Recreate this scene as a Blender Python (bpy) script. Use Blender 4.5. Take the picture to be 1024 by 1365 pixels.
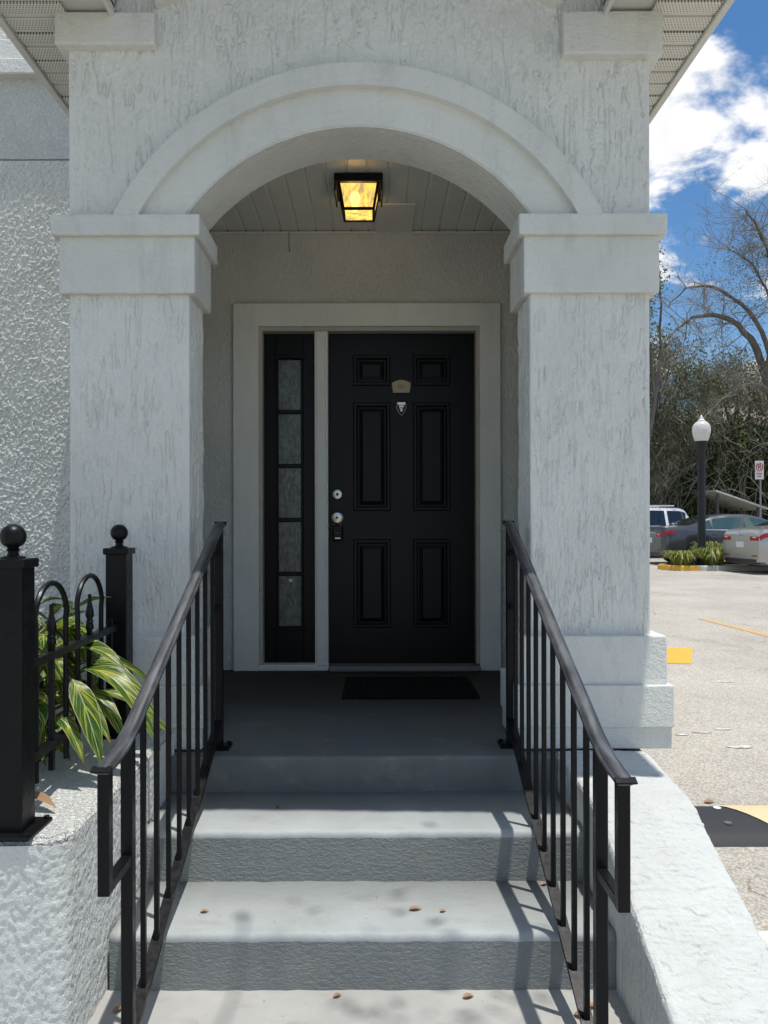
import bpy, bmesh, math, random
import numpy as np
from mathutils import Vector, Matrix
random.seed(7)
R = math.radians
for o in list(bpy.data.objects): bpy.data.objects.remove(o)
scene = bpy.context.scene
C = scene.collection

# ------------------------------------------------------------------ camera, sky, sun, exposure
H = 1.33                                   # eye height above the walkway; heights below are relative to the eye
cam = bpy.data.cameras.new('camera'); camo = bpy.data.objects.new('camera', cam); C.objects.link(camo)
camo.location = (0, 0, H); camo.rotation_euler = (R(90), R(0.12), 0)
cam.sensor_fit = 'HORIZONTAL'; cam.sensor_width = 36; cam.lens = 36 * 1000 / 1024
cam.shift_x = 14 / 1024; cam.shift_y = 17.5 / 1024
cam.clip_start = 0.05; cam.clip_end = 2000
scene.camera = camo
scene.render.resolution_x = 768; scene.render.resolution_y = 1024

LX, LY = -0.13, 0.075                       # travel of the sunlight per metre of fall
sun = bpy.data.lights.new('sun', 'SUN'); suno = bpy.data.objects.new('sun', sun); C.objects.link(suno)
sun.energy = 3.2; sun.angle = R(0.53); sun.color = (1.0, 0.965, 0.91)
suno.rotation_euler = Vector((LX, LY, -1)).to_track_quat('-Z', 'Y').to_euler()
suno.location = (3, -2, 12)
world = bpy.data.worlds.new('World'); scene.world = world; world.use_nodes = True
vs = scene.view_settings
vs.view_transform = 'Standard'; vs.look = 'None'; vs.gamma = 1; vs.exposure = 0.42; vs.use_curve_mapping = False

class NT:
    def __init__(s, nt): s.nt = nt
    def n(s, typ, props=None, **inp):
        nd = s.nt.nodes.new('ShaderNode' + typ)
        for k, v in (props or {}).items(): setattr(nd, k, v)
        for k, v in inp.items():
            key = int(k[1:]) if k[0] == '_' and k[1:].isdigit() else k.replace('__', ' ')
            s.set(nd.inputs[key], v)
        return nd
    def set(s, sock, v):
        if isinstance(v, bpy.types.NodeSocket): s.nt.links.new(v, sock)
        else:
            if hasattr(sock.default_value, '__len__') and isinstance(v, (tuple, list)) and len(v) == 3 and len(sock.default_value) == 4: v = (*v, 1)
            sock.default_value = v
    def math(s, op, a, b=0.0, c=None, clamp=False):
        nd = s.n('Math', {'operation': op, 'use_clamp': clamp}, _0=a, _1=b)
        if c is not None: s.set(nd.inputs[2], c)
        return nd.outputs[0]
    def ramp(s, fac, lo, hi, a=0.0, b=1.0):
        return s.n('MapRange', {'interpolation_type': 'SMOOTHSTEP'}, _0=fac, _1=lo, _2=hi, _3=a, _4=b).outputs[0]
    def mix(s, fac, a, b, blend='MIX'):
        nd = s.n('Mix', {'data_type': 'RGBA', 'blend_type': blend})
        s.set(nd.inputs[0], fac); s.set(nd.inputs[6], a); s.set(nd.inputs[7], b)
        return nd.outputs[2]
    def pos(s, sx=1, sy=1, sz=1, off=(0, 0, 0)):
        g = s.n('NewGeometry')
        m = s.n('Mapping', None, Vector=g.outputs['Position'], Scale=(sx, sy, sz), Location=off)
        return m.outputs[0]
    def noise(s, vec, scale=1, detail=2, rough=.5, dist=0.0):
        return s.n('TexNoise', None, Vector=vec, Scale=scale, Detail=detail, Roughness=rough, Distortion=dist).outputs[0]

def sky_nodes():
    w = NT(world.node_tree); nt = w.nt; nt.nodes.clear()
    sky = w.n('TexSky', {'sky_type': 'NISHITA', 'sun_disc': False, 'sun_elevation': math.atan2(1, math.hypot(LX, LY)),
                         'sun_rotation': math.atan2(-LX, -LY), 'altitude': 0, 'air_density': 1.0, 'dust_density': 0.4, 'ozone_density': 1.2})
    tc = w.n('TexCoord')
    sep = w.n('SeparateXYZ', None, Vector=tc.outputs['Generated'])
    den = w.math('ADD', w.math('MAXIMUM', sep.outputs[2], 0.0), 0.35)
    px = w.math('DIVIDE', sep.outputs[0], den); py = w.math('DIVIDE', sep.outputs[1], den)
    pl = w.n('CombineXYZ', None, X=px, Y=py, Z=0.0).outputs[0]
    mp = w.n('Mapping', None, Vector=pl, Location=(8.565179, 16.843946, 0), Scale=(1, 1, 1)).outputs[0]
    big = w.noise(mp, 4.6, 9, .58, .2)
    cl = w.ramp(big, .49, .60)
    thick = w.ramp(w.noise(mp, 9.0, 5, .6), .3, .75, .78, 1.0)
    up = w.ramp(sep.outputs[2], 0.0, .08)
    fac = w.math('MULTIPLY', cl, up)
    hs = w.n('HueSaturation', None, Saturation=1.28, Color=sky.outputs[0])
    ccol = w.n('CombineColor', None, Red=w.math('MULTIPLY', thick, 9.2), Green=w.math('MULTIPLY', thick, 9.2), Blue=w.math('MULTIPLY', thick, 9.2)).outputs[0]
    col = w.mix(fac, hs.outputs[0], ccol)
    bg = w.n('Background', None, Color=col, Strength=0.10)
    out = w.n('OutputWorld', None, Surface=bg.outputs[0])
sky_nodes()

# ------------------------------------------------------------------ object helpers
def origin(o):
    v = Vector((0, 0, 0))
    while o is not None:
        v += Vector(o.location); o = o.parent
    return v
def link(name, data, mat=None, parent=None, loc=None, local=False, rot=None, shift=True):
    """mesh data in world metres (shifted to the parent's base) or, with loc/local, in its own space"""
    if isinstance(data, bmesh.types.BMesh):
        me = bpy.data.meshes.new(name); data.to_mesh(me); data.free()
    else: me = data
    if mat is not None and not me.materials:
        for m in (mat if isinstance(mat, (list, tuple)) else [mat]): me.materials.append(m)
    o = bpy.data.objects.new(name, me); C.objects.link(o)
    if parent is not None:
        o.parent = parent
        if loc is not None: o.location = Vector(loc) if local else Vector(loc) - origin(parent)
        elif not local: me.transform(Matrix.Translation(-origin(parent)))
    elif loc is not None: o.location = loc
    if rot is not None: o.rotation_euler = rot
    return o
def thing(name, label, cat, loc=(0, 0, 0), rotz=0, group=None):
    o = bpy.data.objects.new(name, None); C.objects.link(o); o.empty_display_size = .2
    o.location = loc; o.rotation_euler = (0, 0, rotz); tag(o, label, cat, group); return o
def tag(o, label=None, cat=None, group=None, kind=None):
    if label: o['label'] = label
    if cat: o['category'] = cat
    if group: o['group'] = group
    if kind: o['kind'] = kind
    return o
def smooth(o, angle=None):
    for p in o.data.polygons: p.use_smooth = True
    if angle is not None:
        try: o.data.set_sharp_from_angle(angle=R(angle))
        except Exception: pass
    return o

def box(x0, x1, y0, y1, z0, z1, bev=0.0, seg=1, bm=None):
    own = bm is None
    b = bmesh.new()
    vs_ = [b.verts.new((x, y, z)) for x in (x0, x1) for y in (y0, y1) for z in (z0, z1)]
    for f in ((0, 1, 3, 2), (4, 6, 7, 5), (0, 4, 5, 1), (2, 3, 7, 6), (0, 2, 6, 4), (1, 5, 7, 3)): b.faces.new([vs_[i] for i in f])
    if bev: bmesh.ops.bevel(b, geom=b.edges[:], offset=bev, segments=seg, affect='EDGES', profile=.5)
    bmesh.ops.recalc_face_normals(b, faces=b.faces[:])
    if own: return b
    me = bpy.data.meshes.new('t'); b.to_mesh(me); b.free(); bm.from_mesh(me); bpy.data.meshes.remove(me); return bm
def prism(pts, axis, a0, a1, bm=None, bev=0.0):
    """polygon pts (u,v) extruded along axis: 'y' -> (u,a,v), 'x' -> (a,u,v), 'z' -> (u,v,a)"""
    b = bmesh.new()
    P = {'y': lambda u, v, a: (u, a, v), 'x': lambda u, v, a: (a, u, v), 'z': lambda u, v, a: (u, v, a)}[axis]
    A = [b.verts.new(P(u, v, a0)) for u, v in pts]; B = [b.verts.new(P(u, v, a1)) for u, v in pts]
    n = len(pts)
    b.faces.new(A); b.faces.new(list(reversed(B)))
    for i in range(n): b.faces.new((A[i], B[i], B[(i + 1) % n], A[(i + 1) % n]))
    bmesh.ops.recalc_face_normals(b, faces=b.faces[:])
    if bev: bmesh.ops.bevel(b, geom=b.edges[:], offset=bev, segments=1, affect='EDGES')
    if bm is None: return b
    me = bpy.data.meshes.new('t'); b.to_mesh(me); b.free(); bm.from_mesh(me); bpy.data.meshes.remove(me); return bm
def lathe(prof, seg=20, c=(0, 0, 0), bm=None):
    b = bm or bmesh.new(); rings = []
    for r, z in prof:
        if r < 1e-5: rings.append([b.verts.new((c[0], c[1], c[2] + z))])
        else: rings.append([b.verts.new((c[0] + r * math.cos(2 * math.pi * i / seg), c[1] + r * math.sin(2 * math.pi * i / seg), c[2] + z)) for i in range(seg)])
    for A, B in zip(rings, rings[1:]):
        for i in range(seg):
            j = (i + 1) % seg
            if len(A) == 1 and len(B) == 1: continue
            if len(A) == 1: b.faces.new((A[0], B[i], B[j]))
            elif len(B) == 1: b.faces.new((A[i], A[j], B[0]))
            else: b.faces.new((A[i], A[j], B[j], B[i]))
    bmesh.ops.recalc_face_normals(b, faces=b.faces[:])
    return b
def tube(pts, rad, seg=8, bm=None, caps=True):
    b = bm or bmesh.new(); pts = [Vector(p) for p in pts]; rings = []
    up = Vector((0, 0, 1)); prev = None
    for i, p in enumerate(pts):
        d = (pts[min(i + 1, len(pts) - 1)] - pts[max(i - 1, 0)]).normalized()
        if prev is None:
            s = d.cross(up if abs(d.z) < .95 else Vector((1, 0, 0))).normalized()
        else: s = (prev - d * prev.dot(d)).normalized()
        prev = s; t = d.cross(s); r = rad[i] if isinstance(rad, (list, tuple)) else rad
        rings.append([b.verts.new(p + (s * math.cos(2 * math.pi * k / seg) + t * math.sin(2 * math.pi * k / seg)) * r) for k in range(seg)])
    for A, B in zip(rings, rings[1:]):
        for i in range(seg): b.faces.new((A[i], A[(i + 1) % seg], B[(i + 1) % seg], B[i]))
    if caps: b.faces.new(list(reversed(rings[0]))); b.faces.new(rings[-1])
    if bm is None: bmesh.ops.recalc_face_normals(b, faces=b.faces[:])
    return b
def sweep_yz(path, prof, x):
    """profile (u across X, v normal to the path) swept along points (y,z)"""
    b = bmesh.new(); rings = []; n = len(path)
    for i, (y, z) in enumerate(path):
        y0, z0 = path[max(i - 1, 0)]; y1, z1 = path[min(i + 1, n - 1)]
        d = Vector((0, y1 - y0, z1 - z0)).normalized(); nrm = Vector((0, d.z, -d.y))
        if nrm.z < 0: nrm = -nrm
        rings.append([b.verts.new(Vector((x + u, y, z)) + nrm * v) for u, v in prof])
    m = len(prof)
    for A, B in zip(rings, rings[1:]):
        for i in range(m): b.faces.new((A[i], A[(i + 1) % m], B[(i + 1) % m], B[i]))
    b.faces.new(rings[0]); b.faces.new(list(reversed(rings[-1])))
    bmesh.ops.recalc_face_normals(b, faces=b.faces[:])
    return b

# ------------------------------------------------------------------ materials
OWN = {}
def mat(name, color=(.5, .5, .5), rough=.6, metal=0.0, spec=.5):
    m = bpy.data.materials.new(name); m.use_nodes = True
    w = NT(m.node_tree); b = m.node_tree.nodes['Principled BSDF']; OWN[w.nt] = m
    b.inputs['Base Color'].default_value = (*color, 1); b.inputs['Roughness'].default_value = rough
    b.inputs['Metallic'].default_value = metal; b.inputs['Specular IOR Level'].default_value = spec
    return m, w, b
def vary(w, b, color, amount=.08, scale=3.0, stretch=(1, 1, 1)):
    n = w.noise(w.pos(*stretch), scale, 4, .6)
    f = w.ramp(n, .3, .7, 1 - amount, 1 + amount * .4)
    c = w.n('VectorMath', {'operation': 'SCALE'}, _0=color); w.set(c.inputs['Scale'], f)
    w.set(b.inputs['Base Color'], c.outputs[0]); return c.outputs[0]
def bump(w, b, h, strength=.5, dist=.01):
    OWN[w.nt].cycles.use_bump_map_correction = False
    n = w.n('Bump', None, Strength=strength, Distance=dist, Height=h)
    w.set(b.inputs['Normal'], n.outputs[0])

PAINT = (.715, .722, .675)
def rough_stucco(name, sc, dist, color=PAINT, lo=.34, hi=.66):
    m, w, b = mat(name, color, .75, spec=.12)
    n1 = w.ramp(w.noise(w.pos(*sc), 1, 3, .6, .7), lo, hi); n2 = w.noise(w.pos(*[v * 2.7 for v in sc]), 1, 2, .6)
    bump(w, b, w.math('ADD', n1, w.math('MULTIPLY', n2, .45)), 1.0, dist); vary(w, b, color, .09, 1.9); return m
M = {}
def sand(name, color, dist, scale=260, stretch=(1, 1, 1), dirt=.0, rough=.65):
    m, w, b = mat(name, color, rough, spec=.3)
    n = w.noise(w.pos(*stretch), scale, 3, .65)
    n2 = w.noise(w.pos(*stretch, (3, 1, 2)), scale * .28, 3, .6)
    bump(w, b, w.math('ADD', n, w.math('MULTIPLY', n2, 1.4)), 1.0, dist)
    c = vary(w, b, color, .07, 2.3)
    if dirt:
        d = w.ramp(w.noise(w.pos(9, 9, 2.0), 1, 7, .75), .47, .76, 0, dirt)
        w.set(b.inputs['Base Color'], w.mix(d, c, (.23, .235, .215)))
    return m
M['stucco'] = sand('stucco_painted', PAINT, .0022, 240, rough=.6)
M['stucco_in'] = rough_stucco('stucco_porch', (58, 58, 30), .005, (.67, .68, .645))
M['stucco_side'] = rough_stucco('stucco_rough', (80, 80, 60), .007)
M['stucco_planter'] = rough_stucco('stucco_planter', (85, 85, 62), .008)
M['stucco_wing'] = sand('weathered_wall_toned_for_sun', (.575, .588, .560), .0026, 240, dirt=.16)  # wall paint darkened so full sun stays below white, plus dirt noise
M['trim_stucco'] = sand('trim_stucco', PAINT, .0046, 190, dirt=.24)
M['trim_wood'] = sand('door_trim_paint', (.77, .775, .73), .0006, 120, (1, 1, .2), dirt=.15, rough=.5)
M['jamb'] = sand('weathered_jamb_paint', (.50, .48, .40), .0008, 90, (1, 1, .15), dirt=.5)
FLOOR = (.365, .388, .382)
def concrete(name, color, dist, sc, detail=4):
    m, w, b = mat(name, color, .6, spec=.35)
    n = w.noise(w.pos(*sc), 1, detail, .62, .4)
    nf = w.noise(w.pos(330, 330, 330), 1, 2)
    bump(w, b, w.math('ADD', n, w.math('MULTIPLY', nf, .18)), 1.0, dist)
    c = vary(w, b, color, .13, 2.6)
    d = w.ramp(w.noise(w.pos(7, 12, 7, (2, 5, 1)), 1, 6, .68), .50, .78, 0, .55)
    sp = w.ramp(w.noise(w.pos(60, 60, 60), 1, 2, .5), .70, .78, 0, .5)
    c2 = w.mix(d, c, (.27, .255, .22)); c3 = w.mix(sp, c2, (.12, .12, .11))
    w.set(b.inputs['Base Color'], c3); return m
M['tread'] = concrete('painted_concrete_tread', FLOOR, .0018, (38, 38, 38))
M['riser'] = concrete('rough_shade_toned_riser', (.215, .230, .228), .0062, (60, 60, 110), 4)  # tread paint made darker: the risers' shade is in the colour
M['landing'] = concrete('shade_toned_landing', (.145, .157, .154), .0018, (30, 30, 30))  # floor paint darkened to carry the porch shade in its colour
M['walk'] = concrete('concrete_walk', (.395, .39, .365), .0016, (60, 60, 60))
def black_metal():
    m, w, b = mat('black_painted_iron', (.005, .0054, .0066), .34, spec=.22)
    n = w.noise(w.pos(45, 45, 45), 1, 4, .6)
    w.set(b.inputs['Roughness'], w.ramp(n, .3, .7, .28, .46))
    bump(w, b, w.noise(w.pos(160, 160, 160), 1, 2), .25, .001)
    d = w.ramp(w.noise(w.pos(25, 25, 25, (8, 1, 1)), 1, 5, .7), .60, .8, 0, .35)
    w.set(b.inputs['Base Color'], w.mix(d, (.005, .0054, .0066), (.020, .019, .019)))
    return m
M['iron'] = black_metal()
M['railtop'], w_, b_ = mat('worn_highlit_handrail', (.02, .02, .021), .42, spec=1.0)
w_.set(b_.inputs['Base Color'], w_.mix(w_.ramp(w_.noise(w_.pos(60, 9, 9), 1, 4, .6), .35, .75), (.028, .030, .034), (.10, .106, .116)))  # worn black lifted to grey, part of the sun highlight painted in
def door_paint():
    m, w, b = mat('navy_black_door_paint', (.0042, .0052, .0072), .42, spec=.25)
    bump(w, b, w.noise(w.pos(90, 90, 9), 1, 3), .18, .001)
    return m
M['door'] = door_paint()
M['steel'], _, _ = mat('brushed_nickel', (.55, .53, .48), .28, 1.0)
M['darkhole'], _, _ = mat('dark_keyway', (.02, .02, .02), .6)
M['plaque'] = sand('tan_plaque', (.52, .44, .31), .0005, 200)
M['ink'], _, _ = mat('brown_engraved_number', (.14, .10, .05), .6)
def glass_obscure():
    m, w, b = mat('obscure_glass', (.11, .13, .125), .22, spec=.6)
    n = w.noise(w.pos(38, 38, 20), 1, 4, .6, .8)
    c = w.mix(w.ramp(n, .35, .7), (.07, .085, .082), (.17, .19, .18))
    w.set(b.inputs['Base Color'], c); bump(w, b, n, .5, .004); return m
M['obscure'] = glass_obscure()
def vinyl(name, color, vent=False):
    m, w, b = mat(name, color, .42, spec=.4)
    vary(w, b, color, .06, 4)
    return m
M['vinyl'] = vinyl('white_vinyl_ceiling', (.68, .69, .65))
M['fascia'] = vinyl('aluminium_fascia', (.62, .61, .56))
def vented():
    m, w, b = mat('vented_soffit', (.66, .65, .58), .45)
    g = w.n('NewGeometry'); s = w.n('SeparateXYZ', None, Vector=g.outputs['Position'])
    px = w.math('DIVIDE', s.outputs[0], .0125); py = w.math('DIVIDE', s.outputs[1], .0105)
    row = w.math('FLOOR', py)
    odd = w.math('MULTIPLY', w.math('MODULO', w.math('ABSOLUTE', row), 2.0), .5)
    fx = w.math('SUBTRACT', w.math('FRACT', w.math('ADD', px, odd)), .5)
    fy = w.math('SUBTRACT', w.math('FRACT', py), .5)
    d = w.math('SQRT', w.math('ADD', w.math('MULTIPLY', fx, fx), w.math('MULTIPLY', fy, fy)))
    hole = w.math('SUBTRACT', 1.0, w.ramp(d, .20, .27))
    w.set(b.inputs['Base Color'], w.mix(hole, (.66, .65, .58), (.05, .05, .045)))
    return m
M['vent'] = vented()
M['roof'] = sand('asphalt_shingle', (.16, .14, .12), .003, 60)
def asphalt():
    m, w, b = mat('worn_grey_asphalt', (.33, .32, .30), .85, spec=.25)
    v = w.n('TexVoronoi', {'feature': 'F1'}, Vector=w.pos(1, 1, 1), Scale=125.0)
    cell = v.outputs['Color']
    sepc = w.n('SeparateColor', None, Color=cell)
    st = w.ramp(sepc.outputs[0], 0, 1, .0, 1.0)
    base = w.mix(st, (.31, .285, .242), (.53, .492, .425))
    big = w.ramp(w.noise(w.pos(.5, .5, .5), 1, 6, .65), .3, .7, .86, 1.1)
    c = w.n('VectorMath', {'operation': 'SCALE'}, _0=base); w.set(c.inputs['Scale'], big)
    oil = w.ramp(w.noise(w.pos(.9, .55, .9, (3, 8, 2)), 1, 7, .72), .56, .74, 0, .38)
    c = w.n('VectorMath', {'operation': 'SCALE'}, _0=w.mix(oil, c.outputs[0], (.17, .155, .135)), Scale=1.0)
    wig = w.n('TexNoise', None, Vector=w.pos(1, 1, 1), Scale=1.6, Detail=5.0)
    pv = w.n('VectorMath', {'operation': 'ADD'}, _0=w.pos(.33, .33, .33), _1=wig.outputs['Color']).outputs[0]
    ck = w.n('TexVoronoi', {'feature': 'DISTANCE_TO_EDGE'}, Vector=pv, Scale=1.0)
    crack = w.math('MULTIPLY', w.math('SUBTRACT', 1.0, w.ramp(ck.outputs['Distance'], .002, .006)), w.ramp(w.noise(w.pos(.7, .7, .7, (5, 5, 5)), 1, 2), .45, .6, 0, .75))
    w.set(b.inputs['Base Color'], w.mix(crack, c.outputs[0], (.06, .055, .05)))
    hh = w.math('SUBTRACT', w.math('MULTIPLY', sepc.outputs[1], .5), crack)
    bump(w, b, hh, .7, .006)
    return m
M['asphalt'] = asphalt()
M['yellow'] = sand('yellow_road_paint', (.72, .40, .06), .002, 150)
def worn(name, col):
    m, w, b = mat(name, col, .8)
    n = w.ramp(w.noise(w.pos(22, 22, 22), 1, 6, .7), .40, .58)
    w.set(b.inputs['Base Color'], w.mix(n, (.36, .33, .28), col)); return m
M['yellow_worn'] = worn('worn_yellow_line', (.62, .37, .09))
M['white_worn'] = worn('worn_white_paint', (.72, .70, .64))
M['kerb'] = sand('concrete_kerb', (.50, .49, .46), .002, 90, dirt=.5)
M['kerb_white'] = sand('white_painted_kerb', (.74, .73, .70), .002, 90, dirt=.25)
M['rubber'] = sand('black_rubber', (.035, .036, .038), .001, 200, rough=.6)
M['rubber_cream'] = sand('faded_cream_stripe', (.66, .52, .31), .001, 200)
M['mat'] = sand('black_doormat_fibre', (.006, .006, .0065), .004, 300, (1, .2, 1), rough=.95)
M['soil'] = sand('dark_mulch', (.06, .045, .03), .02, 40)
M['bark'], w_, b_ = mat('grey_bark', (.15, .13, .11), .9)
bump(w_, b_, w_.noise(w_.pos(14, 14, 5), 1, 5), .8, .03)
w_.set(b_.inputs['Base Color'], w_.mix(w_.noise(w_.pos(6, 6, 2), 1, 4), (.05, .042, .036), (.20, .18, .155)))
M['twig'], _, _ = mat('pale_dry_twig', (.24, .22, .19), .9)
def leafmat(name, a, bcol, trans=.25):
    m, w, b = mat(name, a, .5, spec=.4)
    g = w.n('NewGeometry')
    r = w.n('TexWhiteNoise', {'noise_dimensions': '1D'}, W=g.outputs['Random Per Island'])
    c = w.mix(w.math('POWER', r.outputs[0], 2.2), a, bcol); w.set(b.inputs['Base Color'], c)  # few leaves much brighter: sun glints put into the foliage colour
    tr = w.n('BsdfTranslucent', None, Color=c)
    mx = w.n('MixShader', None, _0=trans, _1=b.outputs[0], _2=tr.outputs[0])
    out = [n for n in m.node_tree.nodes if n.type == 'OUTPUT_MATERIAL'][0]
    w.nt.links.new(mx.outputs[0], out.inputs[0]); return m
M['leaf_dark'] = leafmat('dark_evergreen_leaf', (.024, .038, .013), (.24, .29, .11))
M['leaf_olive'] = leafmat('olive_dusty_leaf', (.065, .085, .032), (.25, .28, .13))
M['moss'] = leafmat('grey_hanging_moss', (.20, .185, .14), (.42, .39, .31))
M['leaf_mid'] = leafmat('mid_green_leaf', (.06, .085, .025), (.26, .28, .11))
M['blade'] = leafmat('yellow_green_blade', (.13, .18, .03), (.42, .40, .10))
M['dead'] = leafmat('dry_fallen_leaf', (.26, .13, .06), (.48, .34, .20), .1)
def ginger():
    m, w, b = mat('variegated_ginger_leaf', (.1, .2, .04), .32, spec=.5)
    uv = w.n('UVMap'); s = w.n('SeparateXYZ', None, Vector=uv.outputs[0])
    au = w.math('ABSOLUTE', w.math('SUBTRACT', s.outputs[0], .5))
    k = w.n('CombineXYZ', None, X=w.math('MULTIPLY', w.math('SUBTRACT', s.outputs[1], w.math('MULTIPLY', au, .75)), 13.0), Y=w.math('MULTIPLY', s.outputs[0], 1.2)).outputs[0]
    oi = w.n('ObjectInfo')
    kk = w.n('VectorMath', {'operation': 'ADD'}, _0=k, _1=w.n('CombineXYZ', None, X=w.math('MULTIPLY', oi.outputs['Random'], 37.0)).outputs[0]).outputs[0]
    n = w.noise(kk, 1.0, 3, .6)
    stripe = w.ramp(n, .48, .62)
    yel = w.mix(stripe, (.035, .115, .016), (.50, .50, .055))
    rib = w.math('SUBTRACT', 1.0, w.ramp(au, .012, .04))
    edge = w.ramp(au, .45, .49)
    yel = w.mix(w.ramp(w.math('ADD', s.outputs[1], w.math('MULTIPLY', n, .12)), .99, 1.04), yel, (.22, .12, .05))
    c = w.mix(w.math('MAXIMUM', w.math('MULTIPLY', rib, .8), w.math('MULTIPLY', edge, .8)), yel, (.62, .62, .30))
    w.set(b.inputs['Base Color'], c)
    tr = w.n('BsdfTranslucent', None, Color=c)
    mx = w.n('MixShader', None, _0=.35, _1=b.outputs[0], _2=tr.outputs[0])
    out = [q for q in m.node_tree.nodes if q.type == 'OUTPUT_MATERIAL'][0]
    w.nt.links.new(mx.outputs[0], out.inputs[0])
    fine = w.math('SINE', w.math('MULTIPLY', w.math('SUBTRACT', s.outputs[1], w.math('MULTIPLY', au, .6)), 190.0))
    bump(w, b, fine, .15, .002)
    return m
M['ginger'] = ginger()
M['ginger_yellow'] = leafmat('yellowed_leaf', (.45, .38, .05), (.5, .42, .08), .3)

# ------------------------------------------------------------------ trowelled stucco as real relief
def field(n0, n1, l0, l1, seed):
    """smooth random field, correlation lengths in cells along each axis"""
    rg = np.random.default_rng(seed); F = np.fft.rfft2(rg.normal(size=(n0, n1)))
    k0 = np.fft.fftfreq(n0)[:, None]; k1 = np.fft.rfftfreq(n1)[None, :]
    f = np.fft.irfft2(F * np.exp(-2 * (np.pi * l0 * k0) ** 2 - 2 * (np.pi * l1 * k1) ** 2), s=(n0, n1)); return f / f.std()
def sstep(a, b, x): t = np.clip((x - a) / (b - a), 0, 1); return t * t * (3 - 2 * t)
def trowel(n0, n1, res, l0, l1, seed, depth=.0115, wid=.0029):
    """trowelled relief; axis 0 across the streaks, axis 1 along them: long wandering creases with lapped edges, short worm marks between"""
    c = lambda v: v / res
    def crease(f, wd):
        g0, g1 = np.gradient(f, res); return np.exp(-(np.abs(f) / (np.hypot(g0, g1) + 2.0) / wd) ** 2)
    rag = field(n0, n1, c(.0045), c(.009), seed + 2)
    f1 = field(n0, n1, c(l0), c(l1), seed) + .20 * rag
    f2 = field(n0, n1, c(l0 * .55), c(l1 * .5), seed + 6) + .25 * field(n0, n1, c(.0035), c(.006), seed + 7)
    f3 = field(n0, n1, c(.0042), c(.010), seed + 1)
    big = field(n0, n1, c(.07), c(.11), seed + 3); big2 = field(n0, n1, c(.03), c(.07), seed + 8)
    on1 = .5 + .5 * sstep(-1.5, -.3, big2); on2 = .45 + .55 * sstep(-.7, .3, big); on3 = sstep(-.3, .7, field(n0, n1, c(.03), c(.04), seed + 9) - .35 * big)
    br = .3 + .7 * sstep(-.6, .4, field(n0, n1, c(.012), c(.022), seed + 11))          # creases break off and start again
    h = -depth * np.maximum(crease(f1, wid) * on1, .8 * crease(f2 - .3, wid * .9) * on2) * br
    h -= depth * .45 * sstep(.85, 1.35, f3) * on3
    h += depth * (.17 * np.tanh(3 * f1) + .12 * np.tanh(2.5 * f2) + .10 * field(n0, n1, c(.0045), c(.014), seed + 12) + .07 * field(n0, n1, c(.003), c(.005), seed + 13))
    h += .0010 * field(n0, n1, c(.03), c(.08), seed + 4) + .00025 * field(n0, n1, 1.0, 1.0, seed + 5)
    return h
def dashed(n0, n1, res, seed, amp=.0042, l=.0062):
    """rough sprayed stucco: sharp-edged flecks"""
    c = lambda v: v / res
    g = field(n0, n1, c(l), c(l * 1.25), seed) + .5 * field(n0, n1, c(l * .5), c(l * .55), seed + 1)
    return amp * (sstep(-.35, .55, g) - .6) + amp * .16 * field(n0, n1, c(.0035), c(.0035), seed + 2) + .0010 * field(n0, n1, c(.05), c(.08), seed + 3)
def grid_mesh(name, V, keep=None):
    n0, n1 = V.shape[:2]; idx = np.arange(n0 * n1).reshape(n0, n1)
    Q = np.stack([idx[:-1, :-1], idx[1:, :-1], idx[1:, 1:], idx[:-1, 1:]], -1)
    if keep is not None: Q = Q[keep]
    Q = Q.reshape(-1, 4); used = np.unique(Q); mp = np.zeros(n0 * n1, int); mp[used] = np.arange(len(used)); Q = mp[Q]; P = V.reshape(-1, 3)[used]
    me = bpy.data.meshes.new(name); me.vertices.add(len(P)); me.vertices.foreach_set('co', P.ravel()); n = len(Q)
    me.loops.add(4 * n); me.loops.foreach_set('vertex_index', Q.ravel()); me.polygons.add(n); me.polygons.foreach_set('loop_start', np.arange(0, 4 * n, 4)); me.polygons.foreach_set('loop_total', np.full(n, 4))
    me.polygons.foreach_set('use_smooth', np.ones(n, bool)); me.update(); return me
def path_grid(corners, rad, res):
    """plan path with rounded corners -> points and outward normals (path runs left to right seen from the front)"""
    pts = []; C_ = [np.array(c, float) for c in corners]; poly = [C_[0]]
    for a, b, c in zip(C_, C_[1:], C_[2:]):
        u = (a - b) / np.linalg.norm(a - b); v = (c - b) / np.linalg.norm(c - b)
        for k in range(7): t = k / 6; poly.append(b + u * rad * (1 - t) ** 2 + v * rad * t * t)
    poly.append(C_[-1]); poly = np.array(poly); d = np.r_[0, np.cumsum(np.linalg.norm(np.diff(poly, axis=0), axis=1))]
    n = int(d[-1] / res) + 1; t = np.linspace(0, d[-1], n); P = np.stack([np.interp(t, d, poly[:, 0]), np.interp(t, d, poly[:, 1])], 1)
    T = np.gradient(P, axis=0); T /= np.linalg.norm(T, axis=1)[:, None]; N = np.stack([T[:, 1], -T[:, 0]], 1); return P, N
def rough_wall(name, corners, z0, z1, seed, res=.0045, rad=.02, amp=.0042, l=.0062):
    P, N = path_grid(corners, rad, res); nz = int((z1 - z0) / res) + 1; z = np.linspace(z0, z1, nz); h = dashed(len(P), nz, res, seed, amp, l)
    V = np.zeros((len(P), nz, 3)); V[:, :, 0] = P[:, 0:1] + N[:, 0:1] * h; V[:, :, 1] = P[:, 1:2] + N[:, 1:2] * h; V[:, :, 2] = z[None, :]
    return grid_mesh(name, V)
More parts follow.
